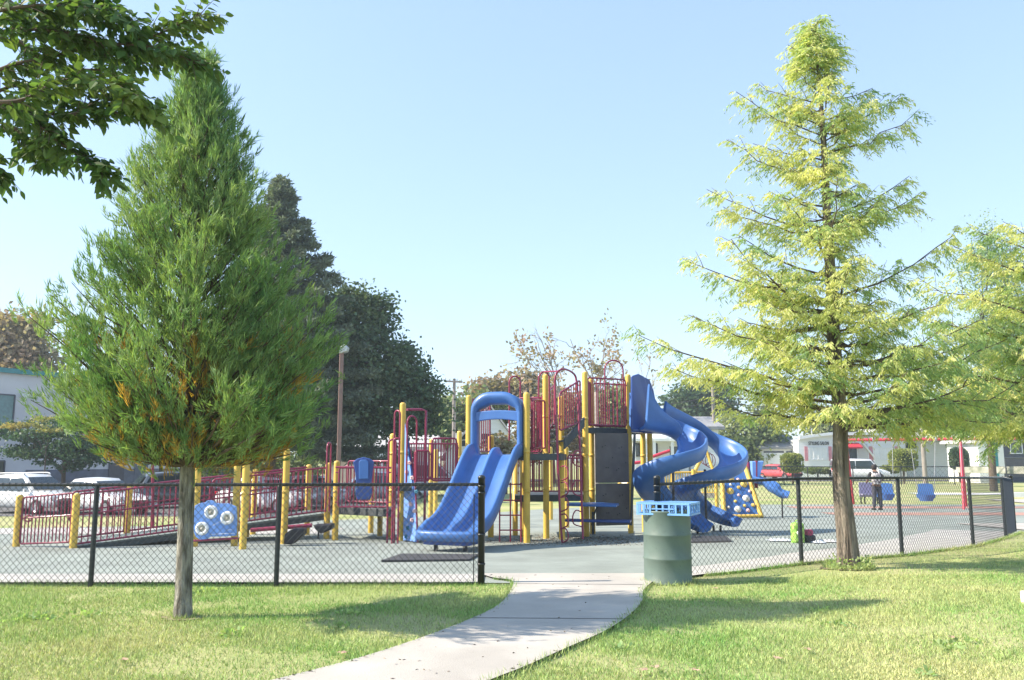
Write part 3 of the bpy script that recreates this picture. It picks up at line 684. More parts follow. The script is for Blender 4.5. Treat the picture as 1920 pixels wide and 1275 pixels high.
for px in (28+25, 137): # little looped handrail ends
    q = W(px, 972, e0.y-.06); part(MB().tube([q+Vector((math.cos(a)*.07, 0, math.sin(a)*.055)) for a in np.linspace(0, 6.28, 11)], .014, 6), 'rail_loop', 'crimson')
q = W(286,860,17.2); part(MB().tube([W(287,990,17.2), W(286,870,17.2)], .03, 8), 'pole', 'crimson')
post_at(r1, wz(868, r1.y)); post(628,1014,864)
# landing between ramp and middle section
land = [r1+Vector((.1,.02,0)), Vector((gx(742,17.2),17.2,0)), Vector((gx(742,18.9),18.9,0)), r1+Vector((.1,1.4,0))]
deckslab(land, wz(955, 17.3), 'landing', .15); zl = wz(955, 17.3)
a, b_ = land[3], land[2]; rail((vpt(a,zl+.05), vpt(a,zl+.95)), (vpt(b_,zl+.05), vpt(b_,zl+.95)), 14)
a, b_ = Vector((gx(629,17.3),17.3,0)), Vector((gx(733,17.2),17.2,0)); rail((vpt(a,zl+.05), vpt(a,zl+.82)), (vpt(b_,zl+.05), vpt(b_,zl+.82)), 13)
part(MB().tube([vpt(a, wz(876,17.3)), vpt(b_, wz(877,17.2))], .02, 8), 'top_rail', 'crimson')
# blue fin panel on the landing rail
fp = [(670,937), (694,937), (698,925), (697,905), (699,885), (702,866), (694,860), (682,857), (670,860), (662,866), (666,885), (668,905), (667,925)]
fpn = part(MB().plate([W(x, y, 17.0) for x, y in fp], .07), 'blue_fin_panel', 'navy', bevel=.02)
part(MB().plate([W(x, y, 16.95) for x, y in ((673,898), (691,898), (691,866), (687,862), (677,862), (673,866))], .03), 'raised_cover', 'blue', fpn, .01)
# steering panel with three rings between two front posts
Yp = G(455,1031).y
post(455,1031,828); post(439,1025,812); post(532,1021,842); post(364,1026,828); post(474,1003,880)
pp = [(366,948), (376,943), (386,942), (389,938), (398,938), (406,943), (414,944), (430,944), (444,950), (445,975), (444,1004), (420,1006), (395,1006), (388,1011), (375,1012), (367,1006), (364,998), (363,970)]
Yq = Yp+.02
pn = part(MB().plate([W(x, y, Yq) for x, y in pp], .035), 'ring_panel', 'panel_blue', bevel=.008, label='scalloped blue panel with three round white rings')
for px, py in ((396,960), (426,971), (379,991)):
    q = W(px, py, Yq-.03)
    part(MB().lathe(q, [(.060,.008), (.060,-.022), (.072,-.03), (.105,-.03), (.117,-.02), (.117,.008)], 28, axis='y'), 'white_ring', 'white', pn)
    d_ = MB().lathe(q, [(0,-.006), (.058,-.006)], 20, axis='y'); d_.lathe(q, [(0,-.03), (.022,-.028), (.026,-.01)], 12, axis='y')
    for k in range(3): a = k*2.1; d_.box(q+Vector((math.cos(a)*.03, -.012, math.sin(a)*.03)), (.06,.012,.014), 0, 0, -a)
    part(d_, 'ring_spinner', 'beige', pn)
part(MB().tube([W(362,1014,Yq), W(446,1009,Yq)], .02, 8), 'panel_rail', 'crimson')
dm = MB()
for (x0,y0,x1,y1) in ((393,1002,440,1000), (424,994,436,993), (400,985,412,978), (412,978,424,985)): dm.tube([W(x0,y0,Yq-.022), W(x1,y1,Yq-.022)], .004, 4)
part(dm, 'engraved_lines', 'white', pn)

# ================================================================ SEESAW
SW = thing('seesaw', 'dark seesaw with black molded seats and crimson beam under the ramp', 'seesaw', tuple(G(560,1016)))
part(MB().tube([W(470,994,16.9), W(585,985,17.0)], .04, 8), 'beam', 'crimson', SW)
for pts, Y in (([(535,1019),(550,1020),(572,1002),(573,990),(552,990),(537,1000)],16.5), ([(590,983),(626,981),(624,992),(605,1000),(594,992)],16.9)):
    part(MB().plate([W(x,y,Y) for x,y in pts], .3), 'seat', 'black_plastic', SW, .03)
part(MB().tube([W(597,1010,16.9), W(598,985,16.9)], .02, 7), 'support_leg', 'black_plastic', SW)
part(MB().tube([W(556,1014,16.8), W(562,990,16.8)], .02, 7), 'support_leg', 'black_plastic', SW)
for pts, l in (([(715,1056),(880,1054),(898,1044),(752,1043)],'long black rubber mat under the double slide exit'), ([(1296,1020),(1372,1018),(1362,1009),(1298,1009)],'black rubber mat by the spiral slide exit')):
    P = [G(x,y) for x,y in pts]; tag(MB().slab([p[:2] for p in P], [p.z+.0 for p in P], [p.z+.045 for p in P]).build('rubber_mat','mat_black'), l, 'mat')

# ================================================================ SMALLER CLIMBER (behind, right)
SC = thing('toddler_climber', 'smaller yellow framed climber with blue slanted rock wall and little blue slide', 'climber', (gx(1390,27.5), 27.5, tz(gx(1390,27.5),27.5)))
sp2 = lambda mb, name, m, bevel=0., par=None: mb.build(name, m, par or SC, bevel)
wb = [W(1352,968,27.5), W(1427,968,27.5), W(1400,880,28.3), W(1384,862,28.5), W(1366,862,28.5), W(1356,905,28.)]
rw = sp2(MB().plate(wb, .05), 'rock_wall', 'blue', .01)
sp2(MB().tube([W(1428,970,27.45), W(1393,862,28.45)], .075, 10), 'frame_post', 'yellow'); sp2(MB().tube([W(1358,966,27.45), W(1354,905,27.9)], .075, 10), 'frame_post', 'yellow')
sp2(MB().tube([W(1352,968,27.4), W(1427,967,27.4)], .05, 8), 'frame_bar', 'yellow')
for i, (px,py,rr_) in enumerate(((1371,898,.09),(1395,908,.12),(1369,922,.13),(1385,914,.06),(1399,935,.12),(1385,928,.05),(1379,940,.05),(1384,955,.11),(1403,957,.06),(1412,947,.06),(1366,951,.05),(1406,921,.05),(1396,948,.05),(1370,909,.05),(1384,899,.05))):
    t = (968-py)/(968-862); q = W(px,py,27.42+t*1.); sp2(MB().lathe(q, [(0,-.06),(rr_*.6,-.055),(rr_*.95,-.02),(rr_,.03)], 12, axis='y'), 'climbing_hold', ('hold_yellow','hold_white','hold_pink')[(0 if i<3 else i) % 3], par=rw)
for px, Y, t_, b2 in ((1403,28.3,866,915), (1418,28.1,864,915)): sp2(MB().tube([W(px,b2,Y), W(px,t_,Y)], .06, 8), 'pole', 'crimson')
sp2(MB().plate([W(x,y,28.2) for x,y in ((1407,865),(1430,864),(1428,875),(1422,895),(1412,900),(1408,890))], .3), 'side_panel', 'panel_blue', .03)
pth = cr([W(*p) for p in ((1414,900,28.),(1425,904,27.9),(1438,908,27.8),(1452,920,27.6),(1464,928,27.5),(1474,931,27.4))], 4)
sweep(pth, lambda t: [(0,0),(.18,.01),(.24,.15),(.27,.16),(.28,.10),(.2,-.06),(-.2,-.06),(-.28,.10),(-.27,.16),(-.24,.15),(-.18,.01)], 'small_slide', 'blue', SC)
q = W(1466,944,27.4); sp2(MB().tube([vpt(q, tz(q.x,q.y)), W(1466,930,27.4)], .025, 7), 'support_leg', 'black_plastic')
for (x0,x1,Y) in ((1205,1262,26), (1262,1345,27)):
    a, b_ = W(x0,926,Y), W(x1,924,Y); a1, b1 = W(x0,886,Y), W(x1,884,Y); mb = MB().tube([a1,b1],.03,6); mb.tube([a,b_],.03,6); n = int((x1-x0)/4.5)
    for k in range(n+1): t = k/n; mb.tube([a+(b_-a)*t, a1+(b1-a1)*t], .016, 5)
    sp2(mb, 'yellow_railing', 'yellow')
    sp2(MB().plate([a+Vector((0,0,-.15)), b_+Vector((0,0,-.15)), b_, a], .06), 'deck_edge', 'beige')
for px in (1206,1216,1260,1300,1342):
    a = W(px,880,26.5); sp2(MB().tube([vpt(a, tz(a.x,a.y)), a], .06, 8), 'frame_post', 'yellow')
sp2(MB().tube([W(1300,890,26.8), W(1323,842,27)], .06, 8), 'frame_post', 'yellow'); sp2(MB().tube([W(1340,890,26.8), W(1323,842,27)], .05, 8), 'frame_post', 'yellow')
sp2(MB().tube([W(1224,856,26), W(1256,845,26)], .05, 7), 'cross_bar', 'red'); sp2(MB().tube([W(1190,868,26), W(1204,866,26)], .05, 7), 'cross_bar', 'red')
for k in range(3):
    c_ = W(1322+k*5, 858+k*3, 27); sp2(MB().tube([c_+Vector((math.cos(a)*.16,0,math.sin(a)*.22)) for a in np.linspace(0,6.28,13)], .012, 5), 'ring', 'crimson')

# ================================================================ BARREL + CRATE
D_ = thing('barrel', 'dented green steel drum barrel used as a bin beside the path', 'barrel', tuple(bar))
bz = bar.z; r_ = .292
prof = [(r_*.97,0), (r_+.006,.0), (r_+.006,.012), (r_,.018)]
for zc in (.30, .585): prof += [(r_,zc-.022), (r_+.009,zc-.006), (r_+.009,zc+.006), (r_,zc+.022)]
prof += [(r_,.85), (r_+.007,.862), (r_+.007,.875), (r_-.006,.878), (r_-.012,.86), (r_-.014,.3), (0,.3)]
dr_ = MB().lathe(bar, prof, 48)
bo = dr_.build('drum_body', 'drum', D_)
CRt = thing('plastic_crate', 'light blue plastic crate lying upside down across the top of the green barrel', 'crate', (bar.x, bar.y, bz+.88))
cx, cy, cz = bar.x-.0, bar.y-.0, bz+.885
cw_, cd, ch, rz_ = .66, .50, .15, R(-26)
cm = Matrix.Translation((cx+.02, cy-.03, cz)) @ Matrix.Rotation(rz_, 4, 'Z')
mb = MB(); cb = lambda x, y, z, a, b_, c_: mb.add([cm @ (Vector((x,y,z))+Vector((i*a/2,j*b_/2,k*c_/2))) for i in (-1,1) for j in (-1,1) for k in (-1,1)], [(0,1,3,2),(4,6,7,5),(0,4,5,1),(2,3,7,6),(0,2,6,4),(1,5,7,3)])
z0 = -.055
for s_ in (-1, 1):
    cb(0, s_*cd/2, z0+ch-.012, cw_, .02, .024); cb(0, s_*cd/2, z0+.012, cw_, .02, .024); cb(0, s_*(cd/2+.006), z0+ch*.5, cw_*.42, .014, .014)
    cb(s_*cw_/2, 0, z0+ch-.012, .02, cd-.021, .024); cb(s_*cw_/2, 0, z0+.012, .02, cd-.021, .024)
    for x in np.linspace(-cw_/2+.012, cw_/2-.012, 9): cb(x, s_*cd/2, z0+ch/2, .020 if abs(x) < .3 else .03, .016, ch-.049)
    for y in np.linspace(-cd/2+.03, cd/2-.03, 5): cb(s_*cw_/2, y, z0+ch/2, .016, .02, ch-.049)
    for x in (-.22, .08): 
        for k in range(3): q = x+k*.022; mb.tube([cm @ Vector((q, s_*cd/2, z0+.03)), cm @ Vector((q+.04, s_*cd/2, z0+ch-.03))], .004, 4)
part(mb, 'crate_sides', 'crate_blue', CRt)
mb = MB(); 
for x in np.linspace(-cw_/2+.035, cw_/2-.035, 14): cb(x, 0, z0+ch-.008, .026, cd-.022, .008)
for y in np.linspace(-cd/2+.05, cd/2-.05, 4): cb(0, y, z0+ch-.018, cw_-.03, .014, .010)
part(mb, 'crate_floor', 'crate_blue', CRt)

# loose wood chips and leaf litter blown under the towers
n = 5200; X = rng.normal(1.6, 1.5, n); Y = 17.6+rng.normal(0, .75, n); k = (X > -.6) & (X < 4.6) & (Y > 16.3)
P = np.stack([X[k], Y[k], tzv(X[k], Y[k])+.016], 1); mat('chips', (.10,.085,.07), .9, island=.5, col2=(.30,.25,.19), scale=9)
D = rng.normal(size=P.shape)*np.array([1,1,.18]); tag(quads_mesh('leaf_litter', blades(P, D, .02+.03*rng.random(len(P)), .015, .5), 4, 'chips'), 'brown leaf litter and wood chips scattered under the towers', 'litter', kind='stuff')

k = 150; tt = rng.random(k)*(len(PL)-8)+2; P = []
for t_ in tt:
    i = int(t_); a, b_ = PL[i], PR[i]; u = rng.random(); e_ = u if rng.random() < .4 else (u*.12 if u < .5 else 1-(1-u)*.12); P.append((a.x+(b_.x-a.x)*e_, a.y+(b_.y-a.y)*e_, .0))
P = np.array(P); P[:,2] = tzv(P[:,0], P[:,1])+.04
tag(quads_mesh('leaf_litter', blades(P, rng.normal(size=P.shape)*np.array([1,1,.12]), .015+.03*rng.random(k), .014, .5), 4, 'chips'), 'small dry leaf bits scattered on the concrete path', 'litter', kind='stuff')
# ================================================================ BUILDINGS
def bp(root, mb, name, m, par=None, bevel=0.): return mb.build(name, m, par or root, bevel)
def gz(px, Y): return tz(gx(px, Y), Y)
def win(root, par_axis, o_, u, wd, z0, z1, nrm, frame='frame_dark', glass='glass_dark', bars=0, name='window', rail_=False):
    # flat wall window at distance u along par_axis from o_; outward normal nrm
    c = o_+par_axis*u; a = par_axis*(wd/2); f = MB(); t = .08
    def bar(p, q, w_=t): 
        d_ = (q-p).normalized(); s_ = d_.cross(nrm).normalized()*w_/2
        vs = [p-s_, q-s_, q+s_, p+s_]; f.add([v+nrm*.005 for v in vs]+[v+nrm*.06 for v in vs], [(0,1,2,3),(7,6,5,4),(0,4,5,1),(1,5,6,2),(2,6,7,3),(3,7,4,0)])
    A, B, C2, D2 = vpt(c-a, z0), vpt(c+a, z0), vpt(c+a, z1), vpt(c-a, z1)
    bar(A, B); bar(D2, C2); bar(A, D2); bar(B, C2)
    for k in range(bars): q = c-a+a*2*(k+1)/(bars+1); bar(vpt(q, z0), vpt(q, z1), .06)
    if rail_: zm = (z0+z1)/2; bar(vpt(c-a, zm), vpt(c+a, zm), .05)
    fo = bp(root, f, name, frame); g_ = MB(); g_.add([v+nrm*.012 for v in (A, B, C2, D2)], [(0,1,2,3)]); bp(root, g_, 'pane', glass, fo)
    return fo
def panelq(root, o_, ax, nrm, u0, u1, z0, z1, m, name, par=None, off=.03, th_=.03):
    c = [vpt(o_+ax*u0, z0), vpt(o_+ax*u1, z0), vpt(o_+ax*u1, z1), vpt(o_+ax*u0, z1)]
    mb = MB(); mb.add([v+nrm*(off-th_/2) for v in c]+[v+nrm*(off+th_/2) for v in c], [(0,1,2,3),(7,6,5,4),(0,4,5,1),(1,5,6,2),(2,6,7,3),(3,7,4,0)]); return bp(root, mb, name, m, par)
# --- school on the left, wall receding to the right, in its own shade
o_ = Vector((gx(0,54),54,0)); ax = Vector((.525,1,0)).normalized(); nrm = Vector((ax.y,-ax.x,0))
B_ = thing('school_building', 'two storey pale building with teal roof edge and dark base behind the parked cars', 'building', (o_.x, o_.y, -.6))
LB = 22.5; back = -nrm*20; s0 = o_-ax*18; s1_ = o_+ax*LB
zt = wz(699,54.0); zg_ = -1.3
mb = MB().slab([s0[:2], s1_[:2], (s1_+back)[:2], (s0+back)[:2]], zg_, zt); bp(B_, mb, 'wall', 'school_wall')
panelq(B_, o_, ax, nrm, -18, LB+.2, zt-.02, zt+.28, 'teal', 'roof_edge', off=.12, th_=.24)
mb = MB().slab([(s0+back)[:2], s0[:2], s1_[:2], (s1_+back)[:2]], zt, zt+.1); bp(B_, mb, 'roof', 'roof_light')
zb = wz(881,55.9); panelq(B_, o_, ax, nrm, 1.6, LB, zg_, zb, 'school_base', 'base_band')
def uo(px):     # distance along wall for a photo column
    k = (px-960)/F; return (k*54-o_.x)/(ax.x-k*ax.y)
win(B_, ax, o_, (uo(27)-8)/2, uo(27)+8, wz(800,54.0), wz(740,54.0), nrm, glass='glass_teal', bars=2)
panelq(B_, o_, ax, nrm, -8, uo(27), wz(812,54.0), wz(800,54.0), 'frame_dark', 'window_apron')
win(B_, ax, o_, (uo(18)-8)/2, uo(18)+8, zg_+.2, wz(864,54.0), nrm, bars=1, name='door')
for a, b_ in ((178,216), (232,290)): win(B_, ax, o_, (uo(a)+uo(b_))/2, uo(b_)-uo(a), wz(822,61.7), wz(775,61.7), nrm, glass='glass_teal', bars=1)
panelq(B_, o_, ax, nrm, uo(170), uo(300), wz(846,60.4), wz(822,60.4), 'school_base', 'window_apron')
panelq(B_, o_, ax, nrm, uo(211), uo(240), zg_, wz(868,59.8), 'frame_dark', 'door', off=.06)
panelq(B_, o_, ax, nrm, uo(259), uo(284), zg_, wz(868,61.1), 'school_base', 'door', off=.06)
c = o_+ax*uo(228)+nrm*.25; bp(B_, MB().box((c.x,c.y,wz(850,60.4)), (.62,.5,.36), math.atan2(ax.y,ax.x)), 'wall_lamp', 'frame_dark')
c = o_+ax*uo(43)+nrm*.2; cm_ = bp(B_, MB().box((c.x,c.y,wz(741,55.3)), (.3,.25,.2)).lathe((c.x+.1,c.y-.1,wz(745,55.3)), [(0,-.12),(.12,-.08),(.12,.08),(0,.12)], 10), 'security_camera', 'white')
# ramp rails with bars beside the school
rt = thing('handrail', 'dark grey railing of horizontal bars beside the pale two storey building', 'railing', (gx(340,51),51,-.8))
mb = MB(); 
for z_ in (862,872,881,889): mb.tube([W(300,z_,51), W(420,z_-3,54)], .04, 5)
for px in (300,330,360,390,418): p = W(px,860,52); mb.tube([vpt(p,-.9), p], .05, 5)
mb.build('rail_bars', 'frame_dark', rt)

def house(name, label, px0, px1, Y, py_eave, py_ridge, depth, wall='siding', roof='roof_grey', typ='hip', gable_front=False, over=.4, group=None, cat='house', pxr=None):
    a = Vector((gx(px0,Y),Y,0)); b_ = Vector((gx(px1,Y),Y,0)); z0 = tz(a.x,Y)-.3; ze = wz(py_eave,Y); zr_ = wz(py_ridge,Y)
    root = thing(name, label, cat, ((a.x+b_.x)/2, Y, z0+.3), group); D = Vector((0,depth,0))
    mb = MB().slab([a[:2], b_[:2], (b_+D)[:2], (a+D)[:2]], z0, ze)
    o = Vector((0,0,over))
    if typ == 'gable_front':
        m_ = (a+b_)/2 if pxr is None else Vector((gx(pxr,Y),Y,0)); mb.add([vpt(a,ze), vpt(b_,ze), vpt(m_,zr_-.1), vpt(a+D,ze), vpt(b_+D,ze), vpt(m_+D,zr_-.1)], [(0,1,2),(5,4,3),(0,2,5,3),(1,4,5,2)])
        bp(root, mb, 'wall', wall); f = Vector((0,-over,0)); r2 = MB()
        for e_, sgn in ((a,-1), (b_,1)):
            d_ = (e_-m_); sl_ = (ze-zr_)/abs(d_.x); ee = e_+Vector((sgn*over,0,0)); zz = ze+sl_*over
            P = [vpt(ee+f, zz), vpt(m_+f, zr_), vpt(m_+D-f, zr_), vpt(ee+D-f, zz)]
            r2.add(P+[p+Vector((0,0,.18)) for p in P], [(0,1,2,3),(7,6,5,4),(0,4,5,1),(2,6,7,3),(0,3,7,4)])
        bp(root, r2, 'roof', roof)
    else:
        bp(root, mb, 'wall', wall); ov = over; e_ = [a+Vector((-ov,-ov,0)), b_+Vector((ov,-ov,0)), b_+D+Vector((ov,ov,0)), a+D+Vector((-ov,ov,0))]
        ins = depth/2 if typ == 'hip' else 0; wd = b_.x-a.x; ins = min(ins, wd*.42)
        r0_ = a+Vector((ins-ov*(typ != 'hip'),depth/2,0)); r1_ = b_+Vector((-ins+ov*(typ != 'hip'),depth/2,0)); mb = MB()
        P = [vpt(p,ze) for p in e_]+[vpt(r0_,zr_), vpt(r1_,zr_)]; mb.add(P, [(0,1,5,4),(1,2,5),(2,3,4,5),(3,0,4)])
        mb.slab([p[:2] for p in e_], ze-.22, ze-.002); bp(root, mb, 'roof', roof)
    return root, a, Vector((1,0,0)), Vector((0,-1,0))
hx = lambda px, Y, a: gx(px, Y)-a.x
# garage hip roof left
r_, a, ax1, n1 = house('garage', 'beige garage with grey hip roof left of the white bay window house', 603, 680, 60, 857, 841, 6, 'beige', 'roof_light')
panelq(r_, a, ax1, n1, hx(612,60,a), hx(640,60,a), -1, wz(862,60), 'beige', 'garage_door')
# white house behind maple
r_, a, ax1, n1 = house('white_house', 'white house with bay window behind the dark maple', 668, 800, 56, 838, 812, 9, 'siding', 'roof_light', 'gable')
Y = 56; bw = [a+Vector((hx(682,Y,a),0,0)), a+Vector((hx(690,Y,a),-.9,0)), a+Vector((hx(712,Y,a),-.9,0)), a+Vector((hx(722,Y,a),0,0))]
bo_ = bp(r_, MB().slab([p[:2] for p in bw], -1, wz(846,Y)), 'bay', 'white')
win(r_, ax1, a+Vector((0,-.92,0)), hx(701,Y,a), hx(712,Y,a)-hx(691,Y,a), wz(868,Y), wz(850,Y), n1, frame='white', glass='glass_teal', bars=2, rail_=True)
win(r_, ax1, a, hx(727,Y,a), .9, wz(868,Y), wz(848,Y), n1, frame='white', rail_=True)
win(r_, ax1, a, hx(770,Y,a), .9, wz(868,Y), wz(848,Y), n1, frame='white', rail_=True)
# white steep gable house
r_, a, ax1, n1 = house('gable_house', 'white steep gabled house behind the double slide', 836, 985, 60, 852, 762, 9, 'siding', 'roof_light', 'gable_front', pxr=918)
win(r_, ax1, a, hx(868,60,a), 1., wz(838,60), wz(812,60), n1, frame='white', rail_=True)
win(r_, ax1, a, hx(915,60,a), 1., wz(838,60), wz(812,60), n1, frame='white', rail_=True)
win(r_, ax1, a, hx(880,60,a), 1., wz(880,60), wz(858,60), n1, frame='white', rail_=True)
# porch house
r_, a, ax1, n1 = house('porch_house', 'pale bungalow with columned porch behind the twin spiral slides', 1186, 1292, 62, 822, 806, 8, 'siding', 'white', 'hip')
f_ = MB().slab([(a.x-.3,60.2), (a.x+4.3,60.2), (a.x+4.3,62), (a.x-.3,62)], wz(828,62), wz(823,62)); bp(r_, f_, 'porch_roof', 'white')
for px in (1190,1214,1228,1262): x = gx(px,60.4); bp(r_, MB().box((x,60.4,(wz(828,62)+tz(x,60))/2), (.2,.2,wz(828,62)-tz(x,60))), 'column', 'white')
win(r_, ax1, a, hx(1219,62,a), 1.1, wz(855,62), wz(832,62), n1, frame='frame_dark'); win(r_, ax1, a, hx(1200,62,a), .9, wz(855,62), wz(832,62), n1, frame='frame_dark')
win(r_, ax1, a, hx(1270,62,a), 1.1, wz(855,62), wz(836,62), n1, frame='white')
# grey taller house
r_, a, ax1, n1 = house('grey_house', 'grey sided house between the spiral slides and the pole', 1296, 1350, 64, 800, 776, 8, 'siding', 'roof_grey', 'gable')
win(r_, ax1, a, hx(1328,64,a), 1., wz(835,64), wz(812,64), n1, frame='white', rail_=True)
# hip garage
r_, a, ax1, n1 = house('garage', 'white double garage with grey hip roof left of the styling salon', 1428, 1520, 88, 838, 806, 9, 'white', 'roof_grey', 'hip')
for p0, p1 in ((1434,1472), (1476,1503)):
    panelq(r_, a, ax1, n1, hx(p0,88,a), hx(p1,88,a), -1, wz(849,88), 'siding', 'garage_door', off=.05)
    panelq(r_, a, ax1, n1, hx(p0,88,a), hx(p1,88,a), wz(849,88), wz(846,88), 'frame_dark', 'lintel', off=.04)
# salon
Y = 86; SL = thing('salon_building', 'low white styling salon building with pink shutters and red awning', 'shop', (gx(1560,Y),Y,-.3)); a = Vector((gx(1500,Y),Y,0)); b_ = Vector((gx(1701,Y),Y,0)); X_ = Vector((1,0,0)); Nn = Vector((0,-1,0))
zf = lambda px: wz(824+(1500-px)*.155 if px < 1562 else 816, Y)
pxs = [1500, 1530, 1562, 1640, 1701]
mb = MB(); n = len(pxs); vs = [(gx(p,Y),Y,-.8) for p in pxs]+[(gx(p,Y),Y,zf(p)) for p in pxs]+[(gx(p,Y),Y+9,-.8) for p in pxs]+[(gx(p,Y),Y+9,zf(p)) for p in pxs]
fs = [(i,i+1,n+i+1,n+i) for i in range(n-1)]+[(n+i,n+i+1,3*n+i+1,3*n+i) for i in range(n-1)]+[(0,n,3*n,2*n), (n-1,3*n-1,4*n-1,2*n-1)]
mb.add(vs, fs); bp(SL, mb, 'wall', 'siding')
mb = MB()
for i in range(n-1): mb.plate([W(pxs[i],0,Y)*1 for _ in range(0)] or [Vector((gx(pxs[i],Y),Y-.25,zf(pxs[i]))), Vector((gx(pxs[i+1],Y),Y-.25,zf(pxs[i+1]))), Vector((gx(pxs[i+1],Y),Y-.25,zf(pxs[i+1])+.28)), Vector((gx(pxs[i],Y),Y-.25,zf(pxs[i])+.28))], .5)
bp(SL, mb, 'fascia', 'white')
def text(root, s_, px, py, Y, size, m, name, ext=.03, xs_=1.):
    cu = bpy.data.curves.new(name, 'FONT'); cu.body = s_; cu.size = size; cu.extrude = ext; cu.align_x = 'LEFT'; cu.align_y = 'CENTER'; cu.space_character = 1.05
    t = bpy.data.objects.new('tmp', cu); C.objects.link(t); bpy.context.view_layer.update()
    me = bpy.data.meshes.new_from_object(t.evaluated_get(bpy.context.evaluated_depsgraph_get())); bpy.data.objects.remove(t)
    me.materials.clear(); me.materials.append(M[m]); o = bpy.data.objects.new(name, me); C.objects.link(o); o.parent = root
    o.location = W(px,py,Y)-origin_of(root); o.rotation_euler = (R(90),0,0); o.scale = (xs_, 1, 1); return o
text(SL, 'STYLING SALON', 1516, 831.5, Y-.06, .50, 'letter_dark', 'sign_lettering', xs_=.53)
for u0, u1, nb in ((1520,1553,3), (1641,1676,2)):
    win(SL, X_, a, (hx(u0,Y,a)+hx(u1,Y,a))/2, hx(u1,Y,a)-hx(u0,Y,a), wz(862,Y), wz(839,Y), Nn, frame='siding', glass='white', bars=nb)
for u0, u1 in ((1511,1517), (1556,1562), (1632,1639), (1681,1687)): panelq(SL, a, X_, Nn, hx(u0,Y,a), hx(u1,Y,a), wz(864,Y), wz(837,Y), 'pink_shutter', 'shutter', off=.05)
win(SL, X_, a, hx(1598,Y,a), hx(1609,Y,a)-hx(1588,Y,a), wz(885,Y), wz(840,Y), Nn, glass='glass_dark', name='door', bars=1)
panelq(SL, a, X_, Nn, hx(1612,Y,a), hx(1630,Y,a), wz(888,Y), wz(832,Y), 'school_wall', 'recess_wall', off=.02)
mb = MB(); x0, x1 = gx(1586,Y), gx(1613,Y); mb.add([(x0,Y-.05,wz(830,Y)),(x1,Y-.05,wz(830,Y)),(x1,Y-1.1,wz(838,Y)),(x0,Y-1.1,wz(838,Y)),(x0,Y-1.1,wz(841,Y)),(x1,Y-1.1,wz(841,Y)),(x1,Y-.05,wz(841,Y)),(x0,Y-.05,wz(841,Y))], [(0,1,2,3),(3,2,5,4),(1,6,5,2),(0,3,4,7)]); bp(SL, mb, 'awning', 'awning')
sg = bp(SL, MB().plate([W(1574,820,Y-.3), W(1632,818,Y-.3), W(1638,815,Y-.3), W(1632,811,Y-.3), W(1574,813,Y-.3)], .1), 'sign_board', 'sign_brown', bevel=0.)
text(sg, 'R CENTER', 1591, 816, Y-.36, .36, 'sign_yellow', 'sign_lettering')
dn = MB()
# downpipe-like slanting white brace
dn.tube([W(1617,830,Y-.2), W(1640,858,Y-.2)], .10, 6); bp(SL, dn, 'slanting_brace', 'white')
# gabled house behind the salon
r_, a, ax1, n1 = house('gable_house', 'white gabled house rising behind the red swing beam', 1634, 1712, 97, 822, 786, 10, 'white', 'roof_light', 'gable_front', pxr=1668)
r_, a, ax1, n1 = house('annex_building', 'long plain pale grey building behind the round clipped hedge', 1702, 1792, 88, 824, 800, 9, 'siding', 'roof_light', 'hip')
win(r_, ax1, a, hx(1712,88,a), 1.2, wz(842,88), wz(830,88), n1, frame='white')
r_, a, ax1, n1 = house('roofed_house', 'house with pale ridge roof partly hidden by the right trees', 1775, 1858, 99, 828, 790, 10, 'siding', 'roof_light', 'gable_front', pxr=1815)
# shed with star
Y = 70; r_, a, ax1, n1 = house('star_shed', 'small white building with a dark star and teal trim at the far right', 1838, 1886, Y, 826, 814, 5, 'white', 'roof_light', 'gable_front')
st = MB(); c = W(1855,838,Y-.04); P = [c+Vector((math.cos(R(90+k*36))*(.26 if k%2==0 else .11),0,math.sin(R(90+k*36))*(.26 if k%2==0 else .11))) for k in range(10)]; st.plate(P, .04); bp(r_, st, 'star', 'frame_dark')
panelq(r_, a, ax1, n1, hx(1868,Y,a), hx(1874,Y,a), -.6, wz(826,Y), 'teal', 'trim', off=.04)
r_, a, ax1, n1 = house('dark_house', 'dark sided house edge behind the far right fence', 1884, 1960, 74, 822, 800, 8, 'frame_dark', 'roof_grey', 'gable')
win(r_, ax1, a, hx(1910,74,a), 1., wz(850,74), wz(828,74), n1, frame='white')

